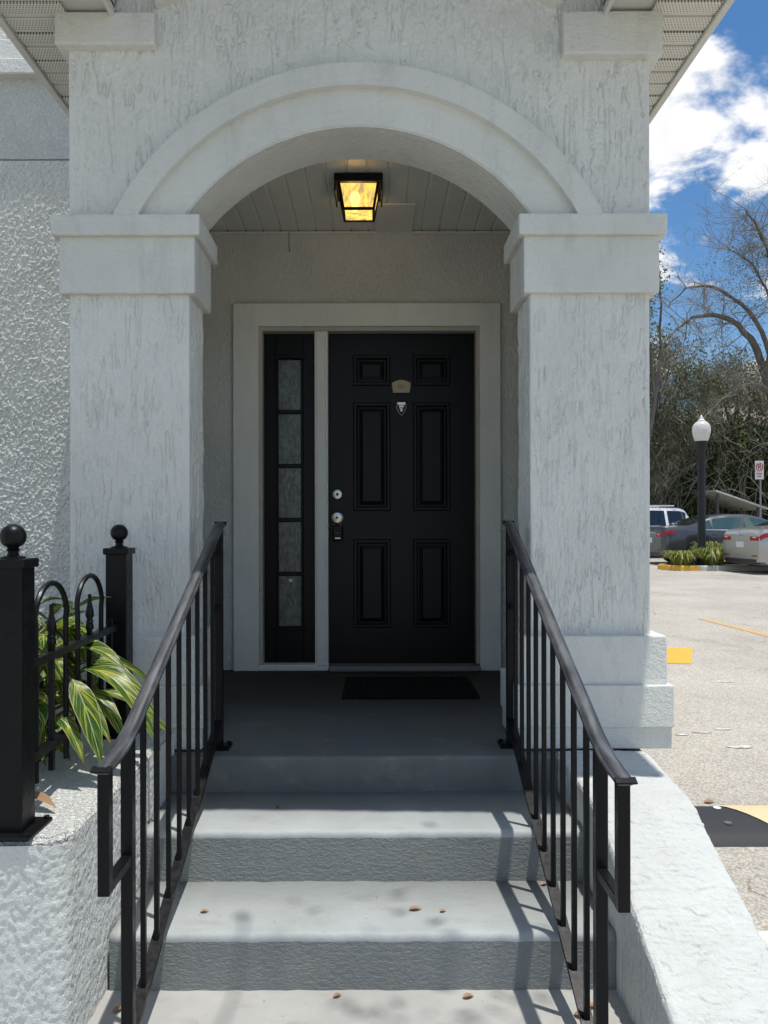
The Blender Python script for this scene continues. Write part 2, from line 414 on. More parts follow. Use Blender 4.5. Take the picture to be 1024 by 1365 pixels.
def stucco_wall(name, corners, z0, z1, seed, keep=None, res=.003, rad=.010, l0=.0082, l1=.080, depth=.0070, wid=.0022):
    P, N = path_grid(corners, rad, res); nz = int((z1 - z0) / res) + 1; z = np.linspace(z0, z1, nz); h = trowel(len(P), nz, res, l0, l1, seed, depth, wid)
    dc = np.min([np.hypot(P[:, 0] - c[0], P[:, 1] - c[1]) for c in corners[1:-1]], axis=0); h = h * (.18 + .82 * sstep(.004, .024, dc))[:, None]
    V = np.zeros((len(P), nz, 3)); V[:, :, 0] = P[:, 0:1] + N[:, 0:1] * h; V[:, :, 1] = P[:, 1:2] + N[:, 1:2] * h; V[:, :, 2] = z[None, :]
    k = None
    if keep is not None: k = keep(.5 * (V[:-1, :-1, 0] + V[1:, 1:, 0]), .5 * (V[:-1, :-1, 2] + V[1:, 1:, 2]))
    return grid_mesh(name, V, k)

# ------------------------------------------------------------------ large structure: ground
def lotz(y): return H - 1.362 + .009 * y
def sheet(name, x0, x1, y0, y1, dz, m, nx=1, ny=1):
    b = bmesh.new(); g = [[b.verts.new((x0 + (x1 - x0) * i / nx, y0 + (y1 - y0) * j / ny, lotz(y0 + (y1 - y0) * j / ny) + dz)) for i in range(nx + 1)] for j in range(ny + 1)]
    for j in range(ny):
        for i in range(nx): b.faces.new((g[j][i], g[j][i + 1], g[j + 1][i + 1], g[j + 1][i]))
    return tag(link(name, b, m), kind='structure')
M['grass'] = sand('dry_lawn', (.10, .11, .05), .02, 30)
sheet('ground', -400, 400, -400, 500, -.03, M['grass'])
sheet('parking_lot', -40, 60, -25, 27.5, 0, M['asphalt'])
def marking(pts, m, name='road_marking', dz=.004):
    b = bmesh.new(); b.faces.new([b.verts.new((x, y, lotz(y) + dz)) for x, y in pts])
    return tag(link(name, b, m), kind='structure')
marking([(2.3, 7.05), (2.95, 6.97), (3.33, 7.83), (2.3, 7.92)], M['yellow'])
marking([(4.36, 10.1), (4.46, 10.15), (4.60, 9.0), (4.70, 7.6), (4.55, 7.6), (4.46, 9.0)], M['yellow_worn'])
for cx_, cy_, s_ in ((2.91, 6.22, .10), (2.08, 4.75, .07), (2.25, 4.82, .06), (1.93, 4.7, .05), (2.17, 4.45, .09), (2.35, 4.4, .05), (3.3, 11.0, .10)):
    a0 = random.random() * 6; s_ *= .75
    pts = [(cx_ + s_ * (1 + .5 * random.random()) * math.cos(a0 + k * 1.05), cy_ + .45 * s_ * (.6 + random.random() * .7) * math.sin(a0 + k * 1.05)) for k in range(6)]
    marking(pts, M['white_worn'], 'paint_remnant')

W_ = lambda z: H + z
CX = -.053                                   # axis of the porch
STEP_L, STEP_R = -.756, .690
wk = tag(link('walkway', box(-3.2, 1.02, -7, 2.20, W_(-1.56), W_(-1.327), .012), M['walk']), kind='structure')

# ------------------------------------------------------------------ the townhouse with its porch
house = thing('townhouse', 'pale grey stucco townhouse with arched entry porch and black front door', 'building', (CX, 4.5, W_(-1.33)))
YF, YB, YW = 2.94, 3.18, 4.50                # porch front face, its back, the door wall
ZSPR = 1.19; ZC = .728; RO, RM, RI = 1.058, .972, .836
SOF = 1.985; OV = 1.42; YE = 2.385; PITCH = .40
def arc(r, z0, n=44):
    a0 = math.asin((z0 - ZC) / r)
    return [(CX - .004 + r * math.cos(a0 + (math.pi - 2 * a0) * i / n), W_(ZC + r * math.sin(a0 + (math.pi - 2 * a0) * i / n))) for i in range(n + 1)]
z0 = ZSPR - .06
pts = [(CX - 1.139, W_(z0))] + list(reversed(arc(RI, z0))) + [(CX + 1.139, W_(z0)), (CX + 1.139, W_(SOF)), (CX, W_(SOF + 1.139 * PITCH)), (CX - 1.139, W_(SOF))]
gable = link('gable_wall', prism(pts, 'y', YF + .006, YB), M['stucco'], house)
link('gable_stucco', stucco_wall('gable_stucco', [(CX - 1.1395, YF + .055), (CX - 1.1395, YF), (CX + 1.1395, YF), (CX + 1.1395, YF + .055)], W_(ZSPR - .02), W_(2.16), 41,
     lambda x, z: ((x - CX) ** 2 + (z - W_(ZC)) ** 2 > .94 ** 2) & (z < W_(SOF + .1) + (1.139 - abs(x - CX)) * PITCH)), M['stucco'], house)
def ring(r0, r1, y0, y1, zz, n=44):
    b = bmesh.new(); A, B = arc(r0, zz, n), arc(r1, zz, n)
    G = [[b.verts.new((p[0], y, p[1])) for p in (a, c_) for y in (y0, y1)] for a, c_ in zip(A, B)]
    for P, Q in zip(G, G[1:]):
        for i, j in ((0, 1), (1, 3), (3, 2), (2, 0)): b.faces.new((P[i], P[j], Q[j], Q[i]))
    for E in (G[0], G[-1]): b.faces.new((E[0], E[1], E[3], E[2]))
    bmesh.ops.recalc_face_normals(b, faces=b.faces[:]); 
    return b
smooth(link('arch_moulding', ring(RM, RO, 2.892, YF + .02, ZSPR - .01), M['trim_stucco'], house), 40)
smooth(link('arch_band', ring(RI - .004, RM + .004, 2.922, YF + .02, ZSPR - .01), M['trim_stucco'], house), 40)
smooth(link('arch_soffit', ring(RI - .010, RI + .004, 2.926, YB + .006, ZSPR - .03), M['trim_stucco'], house), 40)
def slab(x0, x1, y0, y1, za, zb, bev=.006): return box(x0, x1, y0, y1, W_(za), W_(zb), bev, 2)
for s in (-1, 1):
    xi, xo = CX + s * .667, CX + s * 1.139; a, b_ = min(xi, xo), max(xi, xo)
    col = link('column', stucco_wall('column', [(a, YB - .004), (a, YF), (b_, YF), (b_, YB - .004)], W_(-.50), W_(.93), 60 + s, None, .0025, .010, .0056, .055, .0052, .0018), M['stucco'], house)
    link('column_core', slab(a + .006, b_ - .006, YF + .006, YB, -.866, 1.10, .003), M['stucco'], col)
    def around(name, p, za, zb, mm, bev=.006, pb=None): link(name, slab(a - p, b_ + p, YF - p, YB + (p if pb is None else pb), za, zb, bev), mm, col)
    around('capital_cap', .051, 1.121, 1.202, M['trim_stucco'])
    around('capital_neck', .028, .903, 1.125, M['trim_stucco'])
    around('base_course', .047, -.620, -.430, M['trim_stucco'])
    around('base_course', .067, -.780, -.617, M['trim_stucco'])
    around('plinth', .060, -.862, -.776, M['trim_stucco'])
    # cornice return block
    u0, u1 = sorted((CX + s * .79, CX + s * 1.178)); zb_ = 1.822 if s > 0 else 1.862
    link('cornice_return', slab(u0, u1, 2.898, YF + .1, zb_, SOF + .004, .008), M['trim_stucco'], house)
    # raking frieze that climbs from the return towards the apex
    xs, xe = CX + s * .79, CX + s * .012
    zz0 = SOF + .035; zz1 = zz0 + .778 * PITCH
    link('rake_frieze', prism([(xs, W_(zz0)), (xe, W_(zz1)), (xe, W_(zz1 + .2)), (xs, W_(zz0 + .2))], 'y', 2.905, YF + .02), M['trim_stucco'], house)
    # porch side walls behind the columns
    v0, v1 = sorted((CX + s * 1.135, CX + s * 1.02))
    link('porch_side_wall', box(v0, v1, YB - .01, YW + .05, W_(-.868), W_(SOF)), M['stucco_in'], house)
    # boxed eave: soffit panels, fascia, drip edge
    e0, e1 = CX + s * .945, CX + s * OV
    sof = link('eave_board', box(min(CX + s * (OV - .03), e1), max(CX + s * (OV - .03), e1), YE, 8.0, W_(SOF - .012), W_(SOF + .16), .003), M['fascia'], house)
    link('front_return_face', box(min(e0, e1), max(e0, e1), YE - .012, YE + .012, W_(SOF - .012), W_(SOF + .15), .003), M['fascia'], sof)
    g0, g1 = sorted((e0, e0 + s * .018)); link('return_end_trim', box(g0, g1, YE, 2.905, W_(SOF - .016), W_(SOF + .3), .002), M['fascia'], sof)
    y = YE + .014; k = 0
    while y < 7.9:
        w1 = .062; w2 = .028
        inner = e0 if y < 2.80 else CX + s * 1.135
        p0, p1 = sorted((inner, CX + s * (OV - .032)))
        link('soffit_panel', box(p0, p1, y, y + w1, W_(SOF), W_(SOF + .012), .0015), M['vent'], sof)
        link('soffit_rib', box(p0, p1, y + w1 + .003, y + w1 + w2 - .003, W_(SOF + .006), W_(SOF + .016), .002), M['fascia'], sof)
        y += w1 + w2; k += 1
    q0, q1 = sorted((e0, e1)); link('soffit_backing', box(q0, q1, YE, 8, W_(SOF + .017), W_(SOF + .03)), M['fascia'], sof)
    # roof slope with rake board
    X0, X1 = CX + s * (OV + .03), CX
    zA, zB = SOF + .13, SOF + .13 + (OV + .03) * PITCH
    link('roof_slope', prism([(X0, W_(zA)), (X1, W_(zB)), (X1, W_(zB + .05)), (X0, W_(zA + .05))], 'y', YE - .01, 8.0), M['roof'], house)
    link('rake_board', prism([(CX + s * OV, W_(zA - .05)), (X1, W_(zB - .03)), (X1, W_(zB + .0)), (CX + s * OV, W_(zA - .004))], 'y', YE - .016, YE + .01), M['fascia'], house)
# main walls
def hole_wall(x0, x1, zlo, zhi, hx0, hx1, hz1, y0, y1):
    return prism([(x0, W_(zlo)), (hx0, W_(zlo)), (hx0, W_(hz1)), (hx1, W_(hz1)), (hx1, W_(zlo)), (x1, W_(zlo)), (x1, W_(zhi)), (x0, W_(zhi))], 'y', y0, y1)
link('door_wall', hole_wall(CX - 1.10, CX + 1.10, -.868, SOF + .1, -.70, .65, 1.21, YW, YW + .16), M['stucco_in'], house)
link('side_wall', box(CX - 1.139, CX + 1.139, YW + .17, 14, W_(-1.5), W_(SOF + .1)), M['stucco'], house)
LW = 4.20
wing = link('left_wing_wall', box(-9, CX - 1.145, LW, 14, W_(-1.5), W_(2.045)), M['stucco_side'], house)
link('wing_stucco', rough_wall('wing_stucco', [(-2.75, LW - .0045), (-2.0, LW - .0045), (CX - 1.147, LW - .0045)], W_(-.9), W_(2.043), 201, .0034, .02, .0048, .0040), M['stucco'], wing)
link('upper_wall_course', box(-9, CX - 1.145, LW - .004, 14, W_(2.052), W_(2.50)), M['stucco_side'], house)
link('belt_course', box(-9, CX - 1.145, LW - .058, 14, W_(2.50), W_(2.585), .006), M['trim_stucco'], house)
link('belt_course', box(-9, CX - 1.145, LW - .042, 14, W_(2.587), W_(2.70), .006), M['trim_stucco'], house)
link('upper_storey_wall', box(-9, -2.02, LW - .002, 14, W_(2.70), W_(6.0)), M['stucco_side'], house)
link('corner_board', box(-2.018, -1.93, LW - .022, 14, W_(2.702), W_(6.0), .004), M['trim_stucco'], house)

# porch ceiling of vinyl planks
ZCL = 1.764
ceil = link('porch_ceiling', box(CX - 1.03, CX + 1.03, YB - .02, YW + .01, W_(ZCL + .012), W_(ZCL + .03)), M['vinyl'], house)
def plank_mesh(wd, ln):
    pr = [(-wd / 2, .010), (-wd / 2, .004), (-wd / 2 + .006, 0), (wd / 2 - .012, 0), (wd / 2 - .008, .005), (wd / 2, .006), (wd / 2, .010)]
    b = prism(pr, 'y', 0, ln); me = bpy.data.meshes.new('ceiling_plank'); b.to_mesh(me); b.free(); me.materials.append(M['vinyl']); return me
pm = plank_mesh(.1054, YW - YB + .02)
x = CX - 1.02 + .05
while x < CX + 1.0:
    link('ceiling_plank', pm, None, ceil, loc=(x, YB - .015, W_(ZCL))); 
    link('weep_gap', box(x + .0475, x + .0535, YW - .012, YW - .0015, W_(ZCL - .004), W_(ZCL + .003)), M['darkhole'], ceil)
    x += .1054
link('ceiling_wall_trim', box(CX - 1.018, CX + 1.018, YW - .014, YW + .004, W_(ZCL - .016), W_(ZCL - .0045), .002), M['vinyl'], ceil)
link('ceiling_patch_strip', box(.012, .235, 4.10, YW - .016, W_(ZCL - .014), W_(ZCL - .001), .002), M['vinyl'], ceil)
link('hanging_wire', tube([(-.50, YW - .02, W_(ZCL - .012)), (-.502, YW - .022, W_(ZCL - .07)), (-.499, YW - .015, W_(ZCL - .13))], .0022, 6), M['iron'], ceil)

# door surround, frame, sidelight, door
YT = 4.462
frame = link('door_trim', prism([(-.835, W_(-.868)), (-.683, W_(-.868)), (-.683, W_(1.185)), (.634, W_(1.185)), (.634, W_(-.868)), (.759, W_(-.868)), (.759, W_(1.322)), (-.835, W_(1.322))], 'y', YT, YW + .003, bev=.003), M['trim_wood'], house)
for x0, x1 in ((-.683, -.661), (.613, .634)): link('jamb', box(x0, x1, YT + .012, YW + .12, W_(-.83), W_(1.184), .003), M['jamb'], frame)
link('head_jamb', box(-.683, .634, YT + .014, YW + .12, W_(1.160), W_(1.1845), .003), M['jamb'], frame)
link('mullion', box(-.350, -.270, YT + .006, YW + .1, W_(-.834), W_(1.159), .006, 2), M['trim_wood'], frame)
link('mullion_bead', box(-.338, -.282, YT - .004, YT + .02, W_(-.834), W_(1.150), .004, 2), M['trim_wood'], frame)
link('sidelight_sill', box(-.683, -.268, YT + .003, YW + .12, W_(-.868), W_(-.832), .004), M['trim_wood'], frame)
link('threshold', box(-.266, .634, 4.43, YW + .12, W_(-.868), W_(-.838), .006), sand('aluminium_threshold', (.20, .21, .205), .0006, 90), frame)
link('caulk_bead', box(-.842, .766, YT + .026, YW + .002, W_(1.3205), W_(1.327)), M['darkhole'], frame)
# sidelight: stiles and rails round five panes
YD = 4.540
sl = link('sidelight', box(-.661, -.588, YD, YD + .04, W_(-.83), W_(1.158), .003), M['door'], house)
link('stile', box(-.425, -.350, YD, YD + .04, W_(-.83), W_(1.158), .003), M['door'], sl)
link('rail', box(-.589, -.424, YD + .001, YD + .04, W_(1.020), W_(1.158), .003), M['door'], sl)
link('rail', box(-.589, -.424, YD + .001, YD + .04, W_(-.83), W_(-.625), .003), M['door'], sl)
zt, zb2 = 1.015, -.622; ph = (zt - zb2) / 5
for i in range(5):
    link('pane', box(-.588, -.425, YD + .020, YD + .026, W_(zb2 + ph * i + .012), W_(zb2 + ph * (i + 1) - .012)), M['obscure'], sl)
    if i: link('muntin', box(-.590, -.423, YD + .006, YD + .034, W_(zb2 + ph * i - .0125), W_(zb2 + ph * i + .0125), .004), M['door'], sl)
for x0, x1 in ((-.590, -.575), (-.438, -.423)): link('glazing_bead', box(x0, x1, YD - .008, YD + .02, W_(zb2 - .01), W_(zt + .01), .004), M['door'], sl)
link('glazing_bead', box(-.60, -.413, YD - .007, YD + .02, W_(zt - .006), W_(zt + .016), .004), M['door'], sl)
link('glazing_bead', box(-.60, -.413, YD - .007, YD + .02, W_(zb2 - .016), W_(zb2 + .006), .004), M['door'], sl)
link('paper_label', box(-.515, -.493, YD + .0165, YD + .0195, W_(-.345), W_(-.325)), M['trim_wood'], sl)
# door slab with six raised panels
dx0, dx1, dz0, dz1 = -.268, .612, -.832, 1.157
door = link('front_door', box(dx0, dx1, YD, YD + .045, W_(dz0), W_(dz1), .003), M['door'], house)
def raised_panel(x0, x1, za, zb):
    b = bmesh.new()
    L = [(0, 0), (.006, -.007), (.020, -.007), (.028, .010), (.036, .010), (.060, -.002)]   # inset, depth
    rings = []
    for ins, dep in L:
        rings.append([b.verts.new((xx, YD - .0005 + dep, W_(zz))) for xx, zz in ((x0 + ins, za + ins), (x1 - ins, za + ins), (x1 - ins, zb - ins), (x0 + ins, zb - ins))])
    for A, B in zip(rings, rings[1:]):
        for i in range(4): b.faces.new((A[i], A[(i + 1) % 4], B[(i + 1) % 4], B[i]))
    b.faces.new(rings[-1]); bmesh.ops.recalc_face_normals(b, faces=b.faces[:]); return b
def door_y(y): return y
cols = ((-.122, .104), (.240, .466)); rows = ((.842, 1.030), (.086, .742), (-.622, -.085))
# cut real recesses: the slab face is rebuilt as stiles and rails in front of a recessed core
bpy.data.meshes.remove(door.data)
door = link('front_door', box(dx0, dx1, YD + .014, YD + .045, W_(dz0), W_(dz1), .003), M['door'], house)
xs_ = [dx0, cols[0][0], cols[0][1], cols[1][0], cols[1][1], dx1]
for a_, b2 in ((0, 1), (2, 3), (4, 5)): link('stile', box(xs_[a_], xs_[b2], YD, YD + .016, W_(dz0), W_(dz1)), M['door'], door)
zs_ = [dz0, rows[2][0], rows[2][1], rows[1][0], rows[1][1], rows[0][0], rows[0][1], dz1]
for i in (0, 2, 4, 6):
    for c0, c1 in cols: link('rail', box(c0 - .001, c1 + .001, YD + .0004, YD + .016, W_(zs_[i]), W_(zs_[i + 1])), M['door'], door)
for c0, c1 in cols:
    for r0, r1 in rows: link('panel', raised_panel(c0, c1, r0, r1), M['door'], door)
KX = (450 - 498) / 1000 * YD
def disc(name, r, prof, z, m, parent, x=KX):
    b = lathe(prof, 24); bmesh.ops.rotate(b, verts=b.verts[:], cent=(0, 0, 0), matrix=Matrix.Rotation(R(90), 3, 'X'))
    bmesh.ops.translate(b, verts=b.verts[:], vec=(x, YD, W_(z))); return smooth(link(name, b, m, parent), 35)
disc('deadbolt', 0, [(.033, 0), (.033, .008), (.027, .016), (.018, .018), (.0, .018)], .186, M['steel'], door)
disc('keyway', 0, [(.009, .017), (.009, .0195), (0, .0195)], .186, M['darkhole'], door)
disc('door_knob', 0, [(.034, 0), (.034, .006), (.014, .010), (.014, .03), (.03, .042), (.034, .055), (.030, .066), (.012, .070), (0, .070)], .045, M['steel'], door)
disc('keyway', 0, [(.008, .069), (.008, .0715), (0, .0715)], .045, M['darkhole'], door)
PX = .170
kn = disc('knocker_plate', 0, [(.017, 0), (.017, .006), (.010, .012), (0, .014)], .705, M['steel'], door, PX)
kb = box(PX - .028, PX + .028, YD - .016, YD, W_(.722), W_(.744), .004)
prism([(PX - .016, W_(.724)), (PX + .016, W_(.724)), (PX + .004, W_(.686)), (PX - .004, W_(.686))], 'y', YD - .012, YD - .001, kb)
link('knocker_mount', kb, M['steel'], door)
link('knocker_ring', tube([(PX - .026, YD - .018, W_(.728)), (PX - .028, YD - .018, W_(.706)), (PX - .021, YD - .018, W_(.684)), (PX, YD - .018, W_(.660)), (PX + .021, YD - .018, W_(.684)), (PX + .028, YD - .018, W_(.706)), (PX + .026, YD - .018, W_(.728))], .0055, 8), M['steel'], door)
pl = [(PX - .050, W_(.800)), (PX + .050, W_(.800)), (PX + .058, W_(.858))] + [(PX + .058 - .116 * t, W_(.858 + .020 * math.sin(math.pi * t))) for t in (.15, .3, .5, .7, .85)] + [(PX - .058, W_(.858))]
plq = link('number_plaque', prism(pl, 'y', YD - .009, YD - .0005, bev=.002), M['plaque'], door)
def text(body, size, loc, rot, m, parent, name, ext=.0012, world=True):
    cu = bpy.data.curves.new(name, 'FONT'); cu.body = body; cu.size = size; cu.extrude = ext; cu.align_x = 'CENTER'; cu.align_y = 'CENTER'
    to = bpy.data.objects.new(name, cu); C.objects.link(to); dg = bpy.context.evaluated_depsgraph_get()
    me = bpy.data.meshes.new_from_object(to.evaluated_get(dg)); bpy.data.objects.remove(to); bpy.data.curves.remove(cu)
    me.transform(Matrix.Translation(loc) @ Matrix.Rotation(rot[2], 4, 'Z') @ Matrix.Rotation(rot[0], 4, 'X'))
    me.materials.clear()
    return link(name, me, m, parent, local=not world)
text('101', .034, (PX, YD - .0095, W_(.836)), (R(90), 0, 0), M['ink'], door, 'house_number')

lb = thing('lock_box', 'small black key lock box hanging from the front door knob', 'lock box', (KX, YD, W_(-.10)))
link('body', box(KX - .027, KX + .033, YD - .045, YD - .003, W_(-.095), W_(-.005), .006, 2), M['iron'], lb)
link('shackle', tube([(KX - .018, YD - .024, W_(-.01)), (KX - .018, YD - .024, W_(.02)), (KX - .012, YD - .024, W_(.032)), (KX + .012, YD - .024, W_(.032)), (KX + .018, YD - .024, W_(.02)), (KX + .018, YD - .024, W_(-.01))], .004, 6), M['steel'], lb)
link('dial_strip', box(KX - .014, KX + .02, YD - .048, YD - .044, W_(-.082), W_(-.074), .001), M['steel'], lb)
link('dial_strip', box(KX - .010, KX + .012, YD - .048, YD - .044, W_(-.048), W_(-.043), .001), sand('dull_zinc', (.2, .2, .2), .0004), lb)

dm = thing('doormat', 'flat black rubber doormat lying before the front door', 'doormat', (.185, 4.0, W_(-.868)))
link('mat_pad', box(-.160, .530, 3.74, 4.24, W_(-.868), W_(-.857), .004), M['mat'], dm)
for i in range(17):
    xx = -.14 + i * .0405; link('rib', box(xx, xx + .022, 3.765, 4.215, W_(-.859), W_(-.851), .003), M['mat'], dm)

# ------------------------------------------------------------------ ceiling lantern
LXc, LYc = -.072, 3.865
lan = thing('ceiling_lantern', 'black tapered lantern with glowing amber panes on the porch ceiling', 'lantern', (LXc, LYc, W_(ZCL - .003)))
lk = box(LXc - .122, LXc + .122, LYc - .122, LYc + .122, W_(ZCL - .045), W_(ZCL - .0035), .004)
link('canopy', lk, M['iron'], lan)
zt_, zb_ = ZCL - .043, 1.600; ht, hb = .098, .076
for sx in (-1, 1):
    for sy in (-1, 1):
        link('corner_bar', tube([(LXc + sx * ht, LYc + sy * ht, W_(zt_)), (LXc + sx * hb, LYc + sy * hb, W_(zb_))], .0075, 6), M['iron'], lan)
    link('bottom_bar', box(LXc + sx * hb - .007, LXc + sx * hb + .007, LYc - hb - .007, LYc + hb + .007, W_(zb_ - .007), W_(zb_ + .007), .002), M['iron'], lan)
    link('bottom_bar', box(LXc - hb + .007, LXc + hb - .007, LYc + sx * hb - .007, LYc + sx * hb + .007, W_(zb_ - .0065), W_(zb_ + .0065), .002), M['iron'], lan)
    link('canopy_lip', box(LXc + sx * .118 - .004, LXc + sx * .118 + .004, LYc - .10, LYc + .10, W_(ZCL - .085), W_(ZCL - .04), .002), M['iron'], lan)
def amber():
    m, w, b = mat('amber_seeded_glass', (.9, .6, .2), .15)
    n = w.noise(w.pos(26, 26, 14), 1, 3, .6, .6)
    em = w.n('Emission', None, Color=w.mix(w.ramp(n, .4, .65), (1.0, .62, .10), (.75, .52, .25)), Strength=w.ramp(n, .35, .7, 1.5, .6))
    tr = w.n('BsdfTransparent', None, Color=(1, .86, .6)); gl = w.n('BsdfGlossy', None, Color=(.5, .5, .5), Roughness=.1)
    m1 = w.n('MixShader', None, _0=.80, _1=tr.outputs[0], _2=em.outputs[0])
    m2 = w.n('MixShader', None, _0=.08, _1=m1.outputs[0], _2=gl.outputs[0])
    out = [q for q in m.node_tree.nodes if q.type == 'OUTPUT_MATERIAL'][0]; w.nt.links.new(m2.outputs[0], out.inputs[0]); return m
M['amber'] = amber()
for ax, sgn in ((0, -1), (0, 1), (1, -1), (1, 1)):
    b = bmesh.new(); P = []
    for hh, zz in ((hb, zb_), (ht, zt_)):
        for t in ((-1, 1) if hh == hb else (1, -1)):
            v = [LXc, LYc, W_(zz)]; v[1 - ax] += t * (hh - .004); v[ax] += sgn * (hh - .001); P.append(b.verts.new(v))
    b.faces.new(P); link('glass_pane', b, M['amber'], lan)
b = bmesh.new(); b.faces.new([b.verts.new((LXc + u * hb, LYc + v * hb, W_(zb_))) for u, v in ((-1, -1), (1, -1), (1, 1), (-1, 1))]); link('bottom_glass', b, M['amber'], lan)
def emis(name, col, s):
    m = bpy.data.materials.new(name); m.use_nodes = True; w = NT(m.node_tree); w.nt.nodes.clear()
    e = w.n('Emission', None, Color=col, Strength=s); w.n('OutputMaterial', None, Surface=e.outputs[0]); return m
smooth(link('bulb', lathe([(0, .05), (.02, .045), (.028, .02), (.02, -.005), (.012, -.03), (.012, -.05)], 14, (LXc - .02, LYc, W_(1.665))), emis('lit_bulb', (1, .72, .32), 4.5), lan))
pt = bpy.data.lights.new('bulb_light', 'POINT'); pt.energy = 4.5; pt.color = (1, .66, .30); pt.shadow_soft_size = .03
po = bpy.data.objects.new('bulb_light', pt); C.objects.link(po); po.parent = lan; po.location = Vector((LXc - .02, LYc, W_(1.655))) - origin(lan)

# ------------------------------------------------------------------ steps
steps = thing('entry_steps', 'grey painted concrete steps rising to the arched porch', 'steps', (CX, 2.5, W_(-1.327)))
def step(name, x0, x1, y0, y1, za, zb, mt, mr, nose=.022):
    seg = 5; n = 40
    prof = [(y1, za), (y0, za)] + [(y0, zb - nose)] + [(y0 + nose * (1 - math.cos(t * math.pi / 2 / seg)), zb - nose + nose * math.sin(t * math.pi / 2 / seg)) for t in range(1, seg)] + [(y0 + nose, zb), (y1, zb)]
    b = bmesh.new(); G = []
    rnd = random.Random(name + str(za))
    for i in range(n + 1):
        x = x0 + (x1 - x0) * i / n; j = rnd.uniform(-.0022, .0022); kz = rnd.uniform(-.0012, .0012)
        G.append([b.verts.new((x, yy + (j if 1 <= q < len(prof) - 2 else 0), W_(zz + (kz if 2 <= q else 0)))) for q, (yy, zz) in enumerate(prof)])
    for A, B in zip(G, G[1:]):
        for q in range(len(prof) - 1):
            f = b.faces.new((A[q], A[q + 1], B[q + 1], B[q])); f.material_index = 1 if q in (0, 1) else 0; f.smooth = q >= 2
        f = b.faces.new((A[-1], A[0], B[0], B[-1]))
    for E in (G[0], G[-1]): b.faces.new(E)
    bmesh.ops.recalc_face_normals(b, faces=b.faces[:])
    return link(name, b, [mt, mr], steps)
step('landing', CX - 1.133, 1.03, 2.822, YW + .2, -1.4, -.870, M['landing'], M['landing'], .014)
step('step', STEP_L, STEP_R, 2.457, 2.824, -1.4, -1.003, M['tread'], M['riser'])
step('step', STEP_L, STEP_R, 2.140, 2.459, -1.4, -1.167, M['tread'], M['riser'])

# right wing wall beside the steps
def wing_wall():
    top = np.array([(2.868, -.866), (2.42, -.872), (2.34, -.884), (2.26, -.910), (2.0, -1.03), (1.7, -1.172), (1.40, -1.315), (1.36, -1.34)])
    res = .0036; d = np.r_[0, np.cumsum(np.linalg.norm(np.diff(top, axis=0), axis=1))]; n = int(d[-1] / res); t = np.linspace(0, d[-1], n)
    Y = np.interp(t, d, top[:, 0]); Z = np.interp(t, d, top[:, 1]); k = np.ones(31) / 31; Z = np.convolve(np.pad(Z, 15, mode='edge'), k, 'valid')
    rows = []
    for y, z in zip(Y, Z):
        xo = 1.005 + .045 * max(0, min(1, (y - 2.25) / .6)); xi = STEP_R; e = .016
        R_ = np.array([(xi, -1.45), (xi, z - .20), (xi, z - e), (xi + .3 * e, z - .3 * e), (xi + e, z), ((xi + xo) / 2, z + .004), (xo - 1.6 * e, z), (xo - .4 * e, z - .4 * e), (xo, z - 1.5 * e), (xo + .004, z - .12), (xo + .006, -1.45)])
        if not rows: m = np.r_[np.linspace(0, 1, 4), 1 + np.linspace(0, 1, 50)[1:], 2 + np.linspace(0, 1, 5)[1:], 3 + np.linspace(0, 1, 5)[1:], 4 + np.linspace(0, 1, 46)[1:], 5 + np.linspace(0, 1, 44)[1:], 6 + np.linspace(0, 1, 6)[1:], 7 + np.linspace(0, 1, 6)[1:], 8 + np.linspace(0, 1, 24)[1:], 9 + np.linspace(0, 1, 4)[1:]]
        j = np.arange(len(R_)); rows.append(np.stack([np.interp(m, j, R_[:, 0]), np.full(len(m), y), W_(np.interp(m, j, R_[:, 1]))], 1))
    V = np.array(rows); du = np.gradient(V, axis=1); dv = np.gradient(V, axis=0); N = np.cross(du, dv); N /= np.linalg.norm(N, axis=2)[:, :, None] + 1e-9
    if N[n // 2, 90, 2] < 0: N = -N
    h = trowel(n, V.shape[1], res, .0090, .036, 90, .0050, .0019); V = V + N * h[:, :, None]
    return grid_mesh('wing_wall', V)
wwall = link('wing_wall', wing_wall(), M['stucco_wing'])
tag(wwall, 'white stucco wing wall sloping down beside the right handrail', 'wall')

# planter on the left
planter = thing('planter', 'raised white stucco planter beside the left handrail', 'planter', (-1.2, 2.3, W_(-1.33)))
PT = -.780
def planter_ring():
    o = [(-.771, 2.865), (-.771, 1.94), (-.781, 1.905), (-.805, 1.88), (-.845, 1.868), (-4.5, 1.81), (-4.5, 4.19), (CX - 1.21, 4.19), (CX - 1.21, 2.865)]
    return o
out_ = planter_ring()
link('planter_wall', prism(out_[:6] + [(-4.5, 2.12), (-1.115, 2.16), (-1.115, 2.865)], 'z', W_(-1.45), W_(PT), bev=.012), M['stucco_planter'], planter)
link('planter_stucco', rough_wall('planter_stucco', [(-2.2, 1.833), (-.764, 1.856), (-.764, 2.866)], W_(-1.45), W_(PT - .012), 301, .0036, .05, .0015, .0044), M['stucco'], planter)
link('soil_bed', prism([(-4.4, 2.10), (-1.10, 2.10), (-1.10, 2.86), (CX - 1.215, 2.86), (CX - 1.215, 4.19), (-4.4, 4.19)], 'z', W_(-1.44), W_(PT - .045)), M['soil'], planter)

